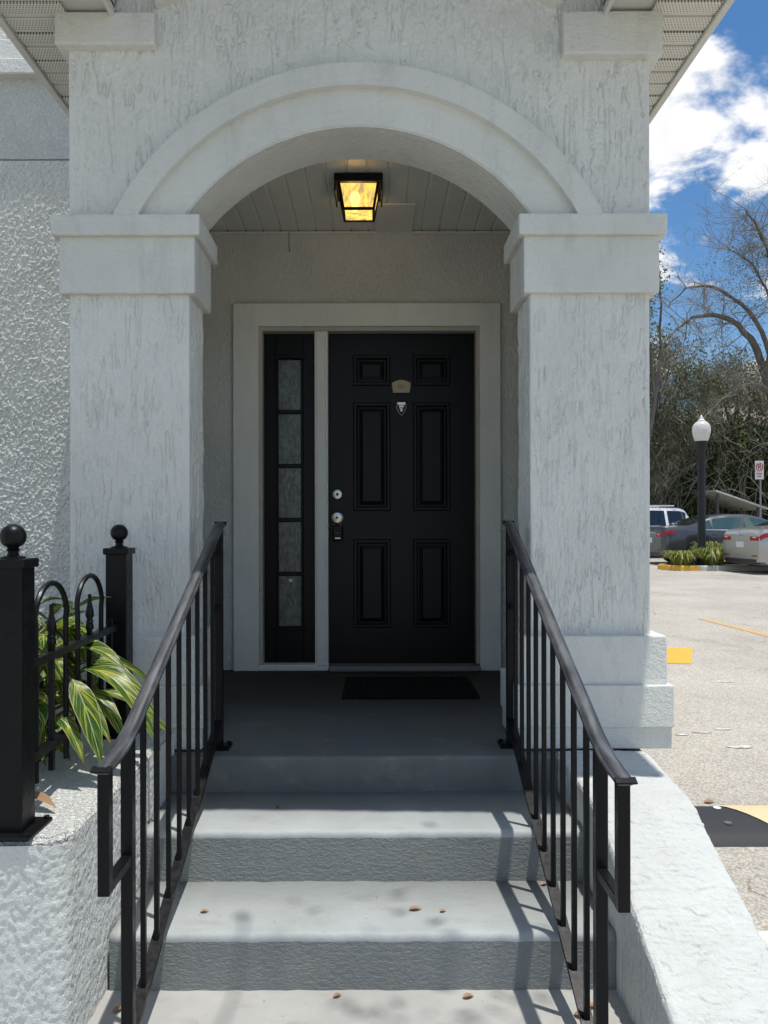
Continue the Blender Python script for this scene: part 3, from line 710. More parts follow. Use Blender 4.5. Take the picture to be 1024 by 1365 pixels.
# ------------------------------------------------------------------ handrails
def handrail(label, X, Yu, Yl, sl, zt0, side):
    """Yu upper post, Yl lower post, slope sl, zt0 rail height at the upper post"""
    t = thing('handrail', label, 'handrail', (X, Yl, W_(-1.327)), group=None)
    f = lambda y: zt0 - sl * (Yu - y)
    low = [(Yl + .06, f(Yl + .06)), (Yl + .03, f(Yl + .03) - .0), (Yl - .01, f(Yl) + .001), (Yl - .06, f(Yl) - .014), (Yl - .12, f(Yl) - .024), (Yl - .178, f(Yl) - .029)]
    path = [(Yu + .03, f(Yu) + .004), (Yu + .008, f(Yu) + .001), (Yu - .03, f(Yu - .03))]
    N = 10
    for k in range(1, N): y = Yu - .03 + (Yl + .06 - Yu + .03) * k / N; path.append((y, f(y)))
    path += low
    path = [(y, W_(z)) for y, z in path]
    prof = [(-.0205, -.004), (-.0205, .003), (-.0165, .006), (-.0150, .0045), (-.0125, .0085), (-.0075, .011), (.0075, .011), (.0125, .0085), (.0150, .0045), (.0165, .006), (.0205, .003), (.0205, -.004), (.012, -.007), (-.012, -.007)]
    cap = smooth(link('handrail_cap', sweep_yz(path, prof, X), M['railtop'], t), 50)
    y_, z_ = path[-1]
    link('cap_end', prism([(y_ + .004, z_ + .011), (y_ - .012, z_ + .0035), (y_ - .012, z_ + .0005), (y_ + .004, z_ - .006)], 'x', X - .0225, X + .0225), M['iron'], cap)
    y_, z_ = path[0]
    link('cap_end', prism([(y_ - .004, z_ + .011), (y_ + .014, z_ + .011), (y_ + .010, z_ + .004), (y_ - .004, z_ - .006)], 'x', X - .0225, X + .0225), M['iron'], cap)
    # posts
    up = link('post', box(X - .0145, X + .0145, Yu - .0145, Yu + .0145, W_(-.870), W_(f(Yu) - .004), .002), M['iron'], t)
    fo = link('foot_plate', box(X - .045, X + .045, Yu - .045, Yu + .045, W_(-.8705), W_(-.861), .003), M['iron'], up)
    for u in (-1, 1):
        for v in (-1, 1): link('anchor_bolt', lathe([(.009, 0), (.009, .007), (.005, .009), (0, .009)], 6, (X + u * .032, Yu + v * .032, W_(-.861))), M['iron'], up)
    lp = link('post', box(X - .0145, X + .0145, Yl - .0145, Yl + .0145, W_(-1.327), W_(f(Yl) - .004), .002), M['iron'], t)
    link('foot_plate', box(X - .04, X + .04, Yl - .04, Yl + .04, W_(-1.328), W_(-1.319), .003), M['iron'], lp)
    # bottom rail (channel)
    g = lambda y: -.757 - .47 * (Yu - y)
    bp = [(Yu - .012, W_(g(Yu - .012))), (Yl + .012, W_(g(Yl + .012)))]
    link('bottom_rail', sweep_yz(bp, [(-.016, -.008), (-.016, .006), (.016, .006), (.016, -.008)], X), M['iron'], t)
    ub = [(Yu - .012, W_(f(Yu - .012) - .011)), (Yl + .012, W_(f(Yl + .012) - .011))]
    link('top_channel', sweep_yz(ub, [(-.0125, -.006), (-.0125, .005), (.0125, .005), (.0125, -.006)], X), M['iron'], t)
    n = round((Yu - Yl) / .122)
    bm0 = None
    for k in range(1, n):
        y = Yu + (Yl - Yu) * k / n
        hgt = f(y) - .014 - g(y)
        link('baluster', box(X - .0068, X + .0068, y - .0068, y + .0068, W_(g(y)), W_(g(y)) + hgt + .008, .001), M['iron'], t)
    # end loop: drop bar and its return to the lower post
    ye = Yl - .158; ze = f(Yl) - .04
    zr = f(Yl) - .30
    link('end_bar', box(X - .0135, X + .0135, ye - .0135, ye + .0135, W_(zr - .012), W_(ze + .008), .002), M['iron'], t)
    link('return_bar', box(X - .0125, X + .0125, ye + .013, Yl - .014, W_(zr - .0115), W_(zr + .0135), .002), M['iron'], t)
    for zz in (f(Yu) - .12, f(Yu) - .33): link('weld_tab', box(X - .012, X + .012, Yu - .075, Yu - .014, W_(zz), W_(zz + .018), .002), M['iron'], up)
    return t
handrail('black iron handrail on the left of the steps, beside the planter', -.605, 2.935, 1.845, .475, .000, -1)
handrail('black iron handrail on the right of the steps, beside the wing wall', .537, 2.955, 1.780, .446, .002, 1)

# ------------------------------------------------------------------ fence on the planter
fence = thing('iron_fence', 'short black iron fence with ball finials on the planter', 'fence', (-.93, 2.3, W_(PT)))
def fpost(xc, yc, hw):
    top = -.083
    p = link('fence_post', box(xc - hw, xc + hw, yc - hw, yc + hw, W_(PT), W_(top - .02), .003, 2), M['iron'], fence)
    link('post_cap', box(xc - hw - .008, xc + hw + .008, yc - hw - .008, yc + hw + .008, W_(top - .024), W_(top), .004, 2), M['iron'], p)
    link('base_plate', box(xc - hw - .032, xc + hw + .032, yc - hw - .032, yc + hw + .032, W_(PT - .0005), W_(PT + .010), .003), M['iron'], p)
    for u in (-1, 1):
        for v in (-1, 1): link('anchor_bolt', lathe([(.008, 0), (.008, .006), (0, .009)], 6, (xc + u * (hw + .02), yc + v * (hw + .02), W_(PT + .010))), M['iron'], p)
    prof = [(.030, 0), (.030, .004), (.016, .008), (.0125, .014), (.0135, .019), (.018, .022), (.0135, .026), (.016, .030)]
    r = .032; zc = .030 + .026
    for k in range(1, 13):
        a = -math.pi / 2 + .55 + (math.pi - .55) * k / 12; prof.append((max(r * math.cos(a), 0 if k == 12 else .0005), zc + r * math.sin(a)))
    smooth(link('ball_finial', lathe(prof, 24, (xc, yc, W_(top))), M['iron'], p), 40)
FX1, FX2 = -.922, -.952
fpost(FX1, 1.919, .0385); fpost(FX2, 2.808, .0385)
fx = lambda y: FX1 + (FX2 - FX1) * (y - 1.919) / (2.808 - 1.919)
def rail_(z, hh):
    b = bmesh.new()
    ya, yb = 1.956, 2.771
    v = [b.verts.new((fx(y) + u, y, W_(z + w))) for y in (ya, yb) for u, w in ((-.0125, -hh), (.0125, -hh), (.0125, hh), (-.0125, hh))]
    for i in range(4): b.faces.new((v[i], v[(i + 1) % 4], v[4 + (i + 1) % 4], v[4 + i]))
    b.faces.new(v[:4]); b.faces.new(v[4:]); bmesh.ops.recalc_face_normals(b, faces=b.faces[:]); return link('fence_rail', b, M['iron'], fence)
rail_(-.372, .011); rail_(-.628, .011)
ys = [2.055, 2.165, 2.275, 2.375, 2.485, 2.60]
for j, (ya, yb) in enumerate(((ys[0], ys[2]), (ys[3], ys[5]))):
    rr = (yb - ya) / 2; zc = -.165 - rr
    pth = [(fx(ya), ya, W_(-.705)), (fx(ya), ya, W_(-.5)), (fx(ya), ya, W_(zc))] + [(fx((ya + yb) / 2), (ya + yb) / 2 - rr * math.cos(a), W_(zc + rr * math.sin(a))) for a in [math.pi * k / 14 for k in range(1, 14)]] + [(fx(yb), yb, W_(zc)), (fx(yb), yb, W_(-.5)), (fx(yb), yb, W_(-.705))]
    smooth(link('hoop_picket', tube(pth, .0085, 8), M['iron'], fence), 40)
for y in (ys[1], ys[4], 2.70):
    pk = link('picket', box(fx(y) - .0075, fx(y) + .0075, y - .0075, y + .0075, W_(-.705), W_(-.335), .001), M['iron'], fence)
    if y < 2.65:
        smooth(link('spear_tip', lathe([(.0, -.345), (.012, -.343), (.014, -.335), (.012, -.328), (.010, -.322), (.013, -.318), (.010, -.314), (.009, -.309), (.0145, -.297), (.0125, -.280), (.007, -.255), (.0045, -.240), (.006, -.234), (.0055, -.227), (0, -.225)], 12, (fx(y), y, H)), M['iron'], pk), 40)

# ------------------------------------------------------------------ ginger plant
plant = thing('ginger_plant', 'variegated yellow and green striped ginger plant behind the iron fence', 'plant', (-1.28, 2.45, W_(PT)))
def leaf_mesh(base, tip, width, sag=.08, fold=.25, up=None, nl=12, nw=3, name='leaf', roll=0.0, wav=.0):
    base, tip = Vector(base), Vector(tip); d = tip - base; L = d.length
    b = bmesh.new(); uvl = b.loops.layers.uv.new('UVMap'); rows = []
    side = d.cross(up or Vector((0, 0, 1)))
    side = side.normalized() if side.length > 1e-4 else Vector((1, 0, 0))
    side = Matrix.Rotation(roll, 3, d.normalized()) @ side
    nrm = side.cross(d).normalized()
    if nrm.z < 0: nrm = -nrm
    for i in range(nl + 1):
        t = i / nl; c = base + d * t + Vector((0, 0, 1)) * (sag * 4 * t * (1 - t))
        wd = width * (math.sin(math.pi * min(1, t ** .8)) ** .9) * .5 + .0015
        if t > .75: wd *= 1 - .35 * (t - .75) / .25
        row = []
        for k in range(-nw, nw + 1):
            u = k / nw; row.append((b.verts.new(c + side * (u * wd) + nrm * (abs(u) * wd * fold + wav * math.sin(t * 11 + u * 2) * abs(u))), (u * .5 + .5, t)))
        rows.append(row)
    for A, B in zip(rows, rows[1:]):
        for k in range(len(A) - 1):
            q = (A[k], A[k + 1], B[k + 1], B[k]); f = b.faces.new([v for v, _ in q]); f.smooth = True
            for lp, (_, uv) in zip(f.loops, q): lp[uvl].uv = uv
    return b
LEAVES = [  # base, tip, width, sag
    ((-.925, 2.30, -.470), (-.805, 2.22, -.715), .068, .030),
    ((-.940, 2.42, -.465), (-.655, 2.30, -.690), .064, .075),
    ((-1.02, 2.50, -.420), (-.800, 2.42, -.470), .060, .040),
    ((-.96, 2.50, -.47), (-.70, 2.44, -.64), .056, .060),
    ((-.98, 2.36, -.50), (-.800, 2.28, -.665), .060, .035),
    ((-1.00, 2.30, -.46), (-.86, 2.32, -.60), .055, .03),
    ((-1.12, 2.30, -.40), (-.94, 2.16, -.40), .066, .04),
    ((-1.20, 2.35, -.50), (-1.02, 2.12, -.30), .060, .03),
    ((-1.18, 2.55, -.45), (-1.00, 2.62, -.30), .060, .04),
    ((-1.15, 2.40, -.42), (-.96, 2.50, -.36), .066, .05),
]
rl_ = random.Random(4)
for (bx, by, bz), (tx, ty, tz), wd in (((-.98, 2.56, -.46), (-.76, 2.60, -.56), .055), ((-.97, 2.28, -.58), (-.85, 2.20, -.70), .045),
        ((-.95, 2.47, -.54), (-.78, 2.36, -.69), .055), ((-1.0, 2.62, -.50), (-.82, 2.66, -.60), .05), ((-.94, 2.55, -.56), (-.68, 2.52, -.71), .05)):
    LEAVES.append(((bx, by, bz), (tx, ty, tz), wd, .035))
for i in range(60):   # leaves crowding against the back of the fence
    y = rl_.uniform(2.02, 2.72); z = rl_.uniform(-.66, -.30); x = rl_.uniform(-1.22, -1.02)
    LEAVES.append(((x, y + rl_.uniform(-.05, .12), z), (x + rl_.uniform(.08, .22), y - rl_.uniform(-.06, .16), z + rl_.uniform(-.16, .06)), rl_.uniform(.055, .085), rl_.uniform(.01, .05)))
    if LEAVES[-1][1][0] > -.955: t_ = LEAVES[-1][1]; LEAVES[-1] = (LEAVES[-1][0], (-.955, t_[1], t_[2]), *LEAVES[-1][2:])
rnd = random.Random(11)
root = Vector((-1.30, 2.45, -.80))
stems = bmesh.new()
for i in range(16):
    a = rnd.uniform(0, 6.28); r0 = rnd.uniform(.02, .18); bx_ = root + Vector((math.cos(a) * r0, math.sin(a) * r0, 0))
    r1 = rnd.uniform(.05, .32); hz = rnd.uniform(.25, .48); base = bx_ + Vector((math.cos(a) * r1 * .5, math.sin(a) * r1 * .5, hz))
    tip = base + Vector((math.cos(a + rnd.uniform(-.5, .5)) * rnd.uniform(.18, .32), math.sin(a) * rnd.uniform(.15, .3), rnd.uniform(-.18, .10)))
    if tip.x > -1.0: tip.x = -1.0 - rnd.uniform(0, .1)
    LEAVES.append((tuple(base), tuple(tip), rnd.uniform(.06, .09), rnd.uniform(.02, .07)))
for i, (bs, tp, wd, sg) in enumerate(LEAVES):
    B = Vector((bs[0], bs[1], W_(bs[2]))); T = Vector((tp[0], tp[1], W_(tp[2])))
    link('leaf', leaf_mesh(B, T, wd, sg, rnd.uniform(.12, .4), roll=rnd.uniform(-.35, .35), wav=.004), M['ginger'], plant)
    g = Vector((root.x + rnd.uniform(-.12, .16), root.y + rnd.uniform(-.2, .2), W_(-.82)))
    tube([g, g.lerp(B, .55) + Vector((0, 0, .05)), B], [.007, .006, .003], 6, stems)
bmesh.ops.recalc_face_normals(stems, faces=stems.faces[:])
link('stems', stems, M['leaf_mid'], plant)
link('yellowed_leaf', leaf_mesh((-1.0, 2.12, W_(-.60)), (-.975, 2.06, W_(-.77)), .055, .0, .5), M['ginger_yellow'], plant)['label'] = 'withered yellow leaf hanging down'
link('withered_leaf', leaf_mesh((-1.0, 2.10, W_(-.765)), (-.86, 2.03, W_(-.765)), .04, .012, .6), M['dead'], plant)['label'] = 'dry brown leaf on the planter rim'
for p_, q_ in (((-1.10, 2.32, -.30), (-1.02, 2.13, -.14)),): link('young_leaf', leaf_mesh((p_[0], p_[1], W_(p_[2])), (q_[0], q_[1], W_(q_[2])), .035, .0, .7), sand('red_bud_leaf', (.16, .05, .03), .0005), plant)

# ------------------------------------------------------------------ kerb and speed hump by the wing wall
kb_ = link('side_kerb', box(1.17, 1.55, .2, 2.33, lotz(1) - .05, W_(-1.255), .02, 3), M['kerb_white']); tag(kb_, kind='structure')
hump = thing('speed_hump', 'rubber speed hump end with cream stripe beyond the wing wall', 'speed hump', (1.9, 3.0, lotz(3)))
HY0, HY1, HX0 = 3.10, 3.50, 1.12
def hump_uv(x, y):
    yc, hw0 = (HY0 + HY1) / 2, (HY1 - HY0) / 2
    t = min(1, (x - HX0) / .30 + .15); hw_ = hw0 * (.5 + .5 * math.sin(t * math.pi / 2)); return t, hw_, max(-1, min(1, (y - yc) / hw_))
def hump_z(x, y):
    t, hw_, u = hump_uv(x, y); return lotz(3) + (.018 if abs(u) < .999 else .0) + .038 * t * (1 - u * u) ** .8
def hump_grid(xs, f, dz, closed):
    b = bmesh.new(); G = []
    for x in xs:
        y0, y1 = f(x); G.append([b.verts.new((x, y0 + (y1 - y0) * k / 12, hump_z(x, y0 + (y1 - y0) * k / 12) + dz)) for k in range(13)])
    for A, B in zip(G, G[1:]):
        for k in range(12): b.faces.new((A[k], A[k + 1], B[k + 1], B[k])).smooth = True
    if closed: b.faces.new(G[0]); b.faces.new(list(reversed(G[-1])))
    bmesh.ops.recalc_face_normals(b, faces=b.faces[:]); return b
def hump_edge(x): t, hw_, u = hump_uv(x, 3.3); return ((HY0 + HY1) / 2 - hw_, (HY0 + HY1) / 2 + hw_)
link('rubber_body', hump_grid([HX0 + (2.6 - HX0) * i / 26 for i in range(27)], hump_edge, 0, True), M['rubber'], hump)
def stripe(x):
    a, c = hump_edge(x); lo = c - .01 - (c - a - .02) * min(1, max(0, (x - 1.58) / .16)) ** .8; return (lo, c - .006)
link('cream_stripe', hump_grid([1.58 + .5 * i / 24 for i in range(25)], stripe, .004, False), M['rubber_cream'], hump)
for hx, hy, m_ in ((1.555, 3.40, 'kerb_white'), (1.52, 3.22, 'steel')): link('bolt_hole', lathe([(.017, 0), (.017, .004), (.010, .003), (0, .003)], 12, (hx, hy, hump_z(hx, hy))), M[m_], hump)

# ------------------------------------------------------------------ fallen leaves
FL = [(.124, 2.272, -1.167, .050, 'dead', 'curled brown leaf near the middle of the lower step'),
      (.207, 2.262, -1.167, .028, 'dead', 'small tan leaf just right of the curled leaf on the lower step'),
      (-.512, 2.262, -1.167, .036, 'dead', 'small reddish leaf near the left end of the lower step'),
      (-.340, 2.655, -1.003, .026, 'soil', 'tiny dark leaf at the shadow edge on the top step'),
      (.263, 2.105, -1.327, .046, 'dead', 'orange leaf against the riser on the walkway, right of centre'),
      (-.105, 2.110, -1.327, .038, 'dead', 'pale leaf against the riser on the walkway, left of centre'),
      (.555, 2.02, -1.327, .06, 'dead', 'orange leaf under the right handrail on the walkway'),
      (.60, 2.06, -1.327, .05, 'dead', 'brown leaf beside the lower right handrail post'),
      (-.700, 2.05, -1.327, .05, 'dead', 'tan leaf in the corner beside the planter'),
      (1.60, 3.58, -1.330, .075, 'dead', 'brown leaf on the asphalt behind the speed hump'),
      (.55, 2.43, -1.167, .04, 'dead', 'brown leaf crumbs under the right rail at the riser')]
rl = random.Random(5)
for x, y, z, s, m_, lab in FL:
    s *= .78
    a = rl.uniform(-.9, .9); d = Vector((math.cos(a), math.sin(a) * .6, 0)) * s
    zz = W_(z) + .003 if z > -1.329 else lotz(y) + .004
    b = leaf_mesh(Vector((x, y, zz)) - d / 2, Vector((x, y, zz)) + d / 2, s * .42, s * .07, .45, nl=6, nw=2)
    tag(link('fallen_leaf', b, M[m_]), lab, 'leaf', 'fallen leaves on the ground')

# ------------------------------------------------------------------ background: cars
def pl_interp(tab, x):
    return float(np.interp(x, [p[0] for p in tab], [p[1] for p in tab]))
def smooth_tab(tab, n=160):
    xs = np.linspace(tab[0][0], tab[-1][0], n); ys_ = np.interp(xs, [p[0] for p in tab], [p[1] for p in tab])
    k = np.array([1, 2, 3, 4, 3, 2, 1], float); k /= k.sum(); yp = np.pad(ys_, 3, mode='edge'); return list(zip(xs, np.convolve(yp, k, 'valid')))
def car_paint(name, col, metal=.6):
    m, w, b = mat(name, col, .32, metal); b.inputs['Coat Weight'].default_value = .8; b.inputs['Coat Roughness'].default_value = .06
    return m
M['glass_car'], _, _ = mat('dark_car_glass', (.012, .018, .018), .05, 0, .9)
M['glass_green'], _, _ = mat('green_tinted_glass', (.05, .10, .095), .05, .2, .9)
M['tyre'], _, _ = mat('tyre_rubber', (.02, .02, .02), .8)
M['rim'], _, _ = mat('alloy_rim', (.45, .45, .46), .3, .9)
M['lamp_red'], _, _ = mat('red_tail_lens', (.30, .008, .014), .15, 0, .6)
M['lens_white'], _, _ = mat('clear_tail_lens', (.75, .6, .6), .15, 0, .8)
M['plate'], _, _ = mat('number_plate_white', (.65, .66, .66), .5)
M['chrome'], _, _ = mat('chrome_trim', (.7, .7, .7), .15, 1.0)
M['black_plastic'], _, _ = mat('black_plastic', (.02, .02, .02), .5)
def car(label, loc, rotz, paint, kind, glass):
    if kind == 'suv':
        Lh, top = 2.3, [(-2.3, 1.00), (-2.26, 1.12), (-2.0, 1.62), (-1.75, 1.70), (.2, 1.74), (.65, 1.66), (1.25, 1.18), (1.5, 1.08), (2.1, .98), (2.3, .72)]
        belt = [(-2.3, .98), (-2.2, 1.04), (0, 1.02), (1.3, .98), (2.1, .88), (2.3, .68)]
        wins = [(-1.95, -1.30), (-1.2, -.30), (-.20, .75)]; rear = (-2.23, -2.03); front = (.72, 1.2); wb = 1.36
    else:
        Lh, top = 2.42, [(-2.42, .90), (-2.38, 1.04), (-2.3, 1.075), (-1.75, 1.13), (-1.55, 1.17), (-.9, 1.40), (-.45, 1.46), (.15, 1.46), (.62, 1.37), (1.3, 1.04), (1.5, 1.0), (2.1, .88), (2.36, .72), (2.42, .62)]
        belt = [(-2.42, .88), (-2.33, .99), (-1.8, 1.02), (0, .98), (1.4, .93), (2.1, .82), (2.42, .58)]
        wins = [(-1.32, -.98), (-.92, -.05), (.02, .95)]; rear = (-1.62, -.95); front = (.68, 1.24); wb = 1.40
    hwt = [(-Lh, .74), (-Lh + .12, .83), (-Lh + .6, .90), (0, .915), (1.6, .9), (Lh - .2, .82), (Lh, .64)]
    top, belt, hwt = smooth_tab(top), smooth_tab(belt), smooth_tab(hwt)
    t = thing('parked_car', label, 'car', loc, rotz, 'cars parked in the lot')
    def sect(x):
        zt, zb, hw = pl_interp(top, x), pl_interp(belt, x), pl_interp(hwt, x)
        zt = max(zt, zb + .015); r = max(0, min(1, (zt - zb - .05) / .38)); ht = hw * (.90 - .22 * r)
        zl = .21 + (.06 if abs(x) > Lh - .15 else 0)
        for xw in (-wb, wb):
            dx = abs(x - xw)
            if dx < .385: zl = .31 + math.sqrt(.385 ** 2 - dx * dx) * .97
        zl = min(zl, zb - .12)
        return [(0, zl), (hw * .8, zl), (hw * .97, zl + .02), (hw * 1.0, zl * .5 + zb * .5), (hw * .985, zb - .07), (hw * .95, zb), (ht + .015, zt - .05 * r - .006), (ht * .92, zt - .012), (ht * .5, zt + .004), (0, zt + .010)]
    xs = sorted(set([-Lh + 2 * Lh * i / 110 for i in range(111)] + [s * wb + k * .385 for s in (-1, 1) for k in (-1, -.98, .98, 1)]))
    b = bmesh.new(); G = []
    for x in xs:
        h = sect(x); row = [(y, z) for y, z in h] + [(-y, z) for y, z in reversed(h[1:-1])]
        G.append([b.verts.new((x, y, z)) for y, z in row])
    m_ = len(G[0])
    for A, B in zip(G, G[1:]):
        for k in range(m_): b.faces.new((A[k], A[(k + 1) % m_], B[(k + 1) % m_], B[k])).smooth = True
    b.faces.new(G[0]); b.faces.new(list(reversed(G[-1])))
    bmesh.ops.recalc_face_normals(b, faces=b.faces[:])
    body = link('body', b, paint, t, local=True)
    try: body.data.set_sharp_from_angle(angle=R(38))
    except Exception: pass
    def patch(name, x0, x1, k0, f0, k1, f1, side, m, off=.006, n=10, par=None):
        """strip of body surface between ring positions k0+f0 and k1+f1"""
        b = bmesh.new(); rows = []
        for i in range(n + 1):
            x = x0 + (x1 - x0) * i / n; h = sect(x); row = []
            for q in range(4):
                f = q / 3; pos_ = (k0 + f0) * (1 - f) + (k1 + f1) * f; k = int(min(pos_, len(h) - 1.001)); fr = pos_ - k
                y, z = h[k][0] * (1 - fr) + h[k + 1][0] * fr, h[k][1] * (1 - fr) + h[k + 1][1] * fr
                tx, tz = h[k + 1][0] - h[k][0], h[k + 1][1] - h[k][1]; l = math.hypot(tx, tz) or 1
                row.append(b.verts.new((x, side * (y + tz / l * off), z - tx / l * off)))
            rows.append(row)
        for A, B in zip(rows, rows[1:]):
            for q in range(3): b.faces.new((A[q], A[q + 1], B[q + 1], B[q])).smooth = True
        bmesh.ops.recalc_face_normals(b, faces=b.faces[:])
        return link(name, b, m, par or t, local=True)
    for s in (-1, 1):
        for x0, x1 in wins: patch('side_window', x0, x1, 5, .10, 5, .90, s, glass)
        patch('window_trim', wins[0][0] - .02, wins[-1][1] + .1, 4, .85, 5, .06, s, M['chrome'] if kind != 'suv' else M['black_plastic'], .008)
        patch('tail_light', -Lh + .02, -Lh + (.34 if kind != 'suv' else .16), 3, .86 if kind != 'suv' else .5, 4, .86, s, M['lamp_red'], .008)
        for xw in (-wb, wb):
            wh = thing_part('wheel', t); wh.location = (xw, s * .80, .325)
            for nm, pr, mm in (('tyre', [(.20, -.10), (.31, -.10), (.325, -.07), (.325, .07), (.31, .10), (.20, .10)], M['tyre']), ('rim', [(.0, .07), (.06, .075), (.19, .06), (.215, .095), (.20, .102)], M['rim'])):
                q = lathe(pr, 24); bmesh.ops.rotate(q, verts=q.verts[:], cent=(0, 0, 0), matrix=Matrix.Rotation(R(-90 * s), 3, 'X')); smooth(link(nm, q, mm, wh, local=True), 40)
            for k in range(5):
                q = box(.05, .20, -.022, .022, .068, .088, .004); bmesh.ops.rotate(q, verts=q.verts[:], cent=(0, 0, 0), matrix=Matrix.Rotation(k * 2 * math.pi / 5, 3, 'Z')); bmesh.ops.rotate(q, verts=q.verts[:], cent=(0, 0, 0), matrix=Matrix.Rotation(R(-90 * s), 3, 'X')); link('spoke', q, M['rim'], wh, local=True)
        link('mirror', box(.78, .92, s * .93 - .06, s * .93 + .06, 1.0, 1.12, .03, 2), paint, t, local=True)
        patch('rear_window', rear[0], rear[1], 7, .0, 8, .99, s, M['glass_car'], .008)
        patch('windscreen', front[0], front[1], 7, .0, 8, .99, s, M['glass_car'], .008)
        # lamps on the tail face
        link('tail_light', box(-Lh - .012, -Lh + .03, min(s * .40, s * .74), max(s * .40, s * .74), .80, .90, .008), M['lamp_red'], t, local=True)
        link('lens', box(-Lh - .016, -Lh + .03, min(s * .52, s * .66), max(s * .52, s * .66), .865, .885, .003), M['lens_white'], t, local=True)
        link('reflector', box(-Lh - .012, -Lh + .02, min(s * .48, s * .68), max(s * .48, s * .68), .42, .45, .003), M['lamp_red'], t, local=True)
        for x0 in ((-1.26, -.30)) : link('door_handle', box(x0 + .28, x0 + .42, min(s * .905, s * .93), max(s * .905, s * .93), .86, .885, .006), paint, t, local=True)
    link('plate_recess', box(-Lh - .006, -Lh + .02, -.32, .32, .60, .80, .01), paint, t, local=True)
    link('number_plate', box(-Lh - .016, -Lh - .004, -.155, .155, .63, .775, .004), M['plate'], t, local=True)
    link('plate_garnish', box(-Lh - .014, -Lh + .01, -.40, .40, .905, .925, .004), M['chrome'], t, local=True)
    e = tube([(-Lh - .012, .06 * math.cos(a), .96 + .03 * math.sin(a)) for a in [2 * math.pi * k / 16 for k in range(17)]], .008, 5)
    link('emblem', e, M['chrome'], t, local=True)
    link('rear_skirt', box(-Lh - .008, -Lh + .1, -.66, .66, .24, .36, .02, 2), M['black_plastic'], t, local=True)
    if kind == 'suv':
        for s in (-1, 1): link('roof_rail', box(-1.6, .3, s * .58 - .02, s * .58 + .02, 1.74, 1.79, .01), M['chrome'], t, local=True)
    return t
def thing_part(name, parent):
    o = bpy.data.objects.new(name, None); C.objects.link(o); o.parent = parent; o.empty_display_size = .1; return o
p_dark = car_paint('dark_grey_car_paint', (.075, .08, .085), .5)
p_silver = car_paint('silver_car_paint', (.40, .395, .38), .55)
p_white = car_paint('white_car_paint', (.68, .69, .70), .05)
def on_lot(x, y): return (x, y, lotz(y) + .002)
car('dark grey sedan parked behind the lamp post', on_lot(10.6, 22.3), R(3), p_dark, 'sedan', M['glass_green'])
car('silver sedan seen from behind at the right edge of the picture', on_lot(11.45, 18.75), R(6), p_silver, 'sedan', M['glass_green'])
car('white sport utility vehicle behind the dark grey sedan', on_lot(8.6, 26.0), R(184), p_white, 'suv', M['glass_car'])

# ------------------------------------------------------------------ island with lamp post
isl = [(7.55, 19.75), (7.62, 19.45), (7.85, 19.28), (8.2, 19.22), (9.6, 19.2), (12.5, 19.2), (12.5, 20.4), (8.2, 20.4), (7.7, 20.2)]
def isle(pts, z1, inset): return pts
tag(link('island_bed', prism([(x * .985 + .13, 19.8 + (y - 19.8) * .8) for x, y in isl], 'z', lotz(19) - .1, lotz(19.8) + .10), M['soil']), kind='structure')
def kerb_run(pts, name, m):
    b = bmesh.new(); rows = []
    for i, (x, y) in enumerate(pts):
        x0, y0 = pts[max(0, i - 1)]; x1, y1 = pts[min(len(pts) - 1, i + 1)]; d = Vector((x1 - x0, y1 - y0)).normalized(); nx, ny = d.y, -d.x
        zz = lotz(y)
        rows.append([b.verts.new((x + nx * o, y + ny * o, zz + h)) for o, h in ((0.02, -.05), (.0, .10), (-.025, .13), (-.15, .135), (-.155, -.05))])
    for A, B in zip(rows, rows[1:]):
        for k in range(4): b.faces.new((A[k], A[k + 1], B[k + 1], B[k])).smooth = False
    b.faces.new(rows[0]); b.faces.new(list(reversed(rows[-1]))); bmesh.ops.recalc_face_normals(b, faces=b.faces[:])
    return tag(link(name, b, m), kind='structure')
kerb_run([(7.75, 20.25), (7.58, 20.0), (7.55, 19.75), (7.62, 19.48), (7.82, 19.3), (8.15, 19.22), (8.35, 19.215)], 'yellow_kerb', M['yellow'])
kerb_run([(8.355, 19.215), (9.2, 19.2), (10.5, 19.2), (12.5, 19.2)], 'grey_kerb', M['kerb'])
lamp = thing('lamp_post', 'black lamp post with white acorn globe in the planted island', 'street lamp', (8.64, 19.75, lotz(19.75) + .08))
lz = lotz(19.75) + .08
smooth(link('pole', lathe([(.20, 0), (.20, .10), (.16, .14), (.145, .40), (.115, .46), (.10, .6), (.095, 2.7), (.098, 3.05), (.12, 3.09), (.135, 3.12), (.135, 3.22), (.17, 3.25), (.17, 3.29)], 20, (8.64, 19.75, lz)), sand('black_lamp_pole', (.018, .020, .024), .001, 80, rough=.45), lamp), 35)
def frosted():
    m, w, b = mat('white_acorn_globe', (.80, .79, .76), .35, spec=.5); b.inputs['Subsurface Weight'].default_value = 0
    w.set(b.inputs['Base Color'], w.mix(w.ramp(w.noise(w.pos(2, 2, 9), 1, 3), .4, .7), (.84, .83, .80), (.66, .65, .61)))
    tr = w.n('BsdfTranslucent', None, Color=(.85, .84, .8)); mx = w.n('MixShader', None, _0=.35, _1=b.outputs[0], _2=tr.outputs[0])
    out = [q for q in m.node_tree.nodes if q.type == 'OUTPUT_MATERIAL'][0]; w.nt.links.new(mx.outputs[0], out.inputs[0]); return m
gl = smooth(link('globe', lathe([(.15, 3.285), (.175, 3.33), (.215, 3.46), (.232, 3.58), (.225, 3.66), (.195, 3.74), (.135, 3.80), (.095, 3.815)], 22, (8.64, 19.75, lz)), frosted(), lamp), 60)
smooth(link('finial', lathe([(.098, 3.812), (.10, 3.84), (.07, 3.86), (.045, 3.90), (.05, 3.92), (.02, 3.96), (0, 4.0)], 14, (8.64, 19.75, lz)), M['kerb_white'], gl), 50)
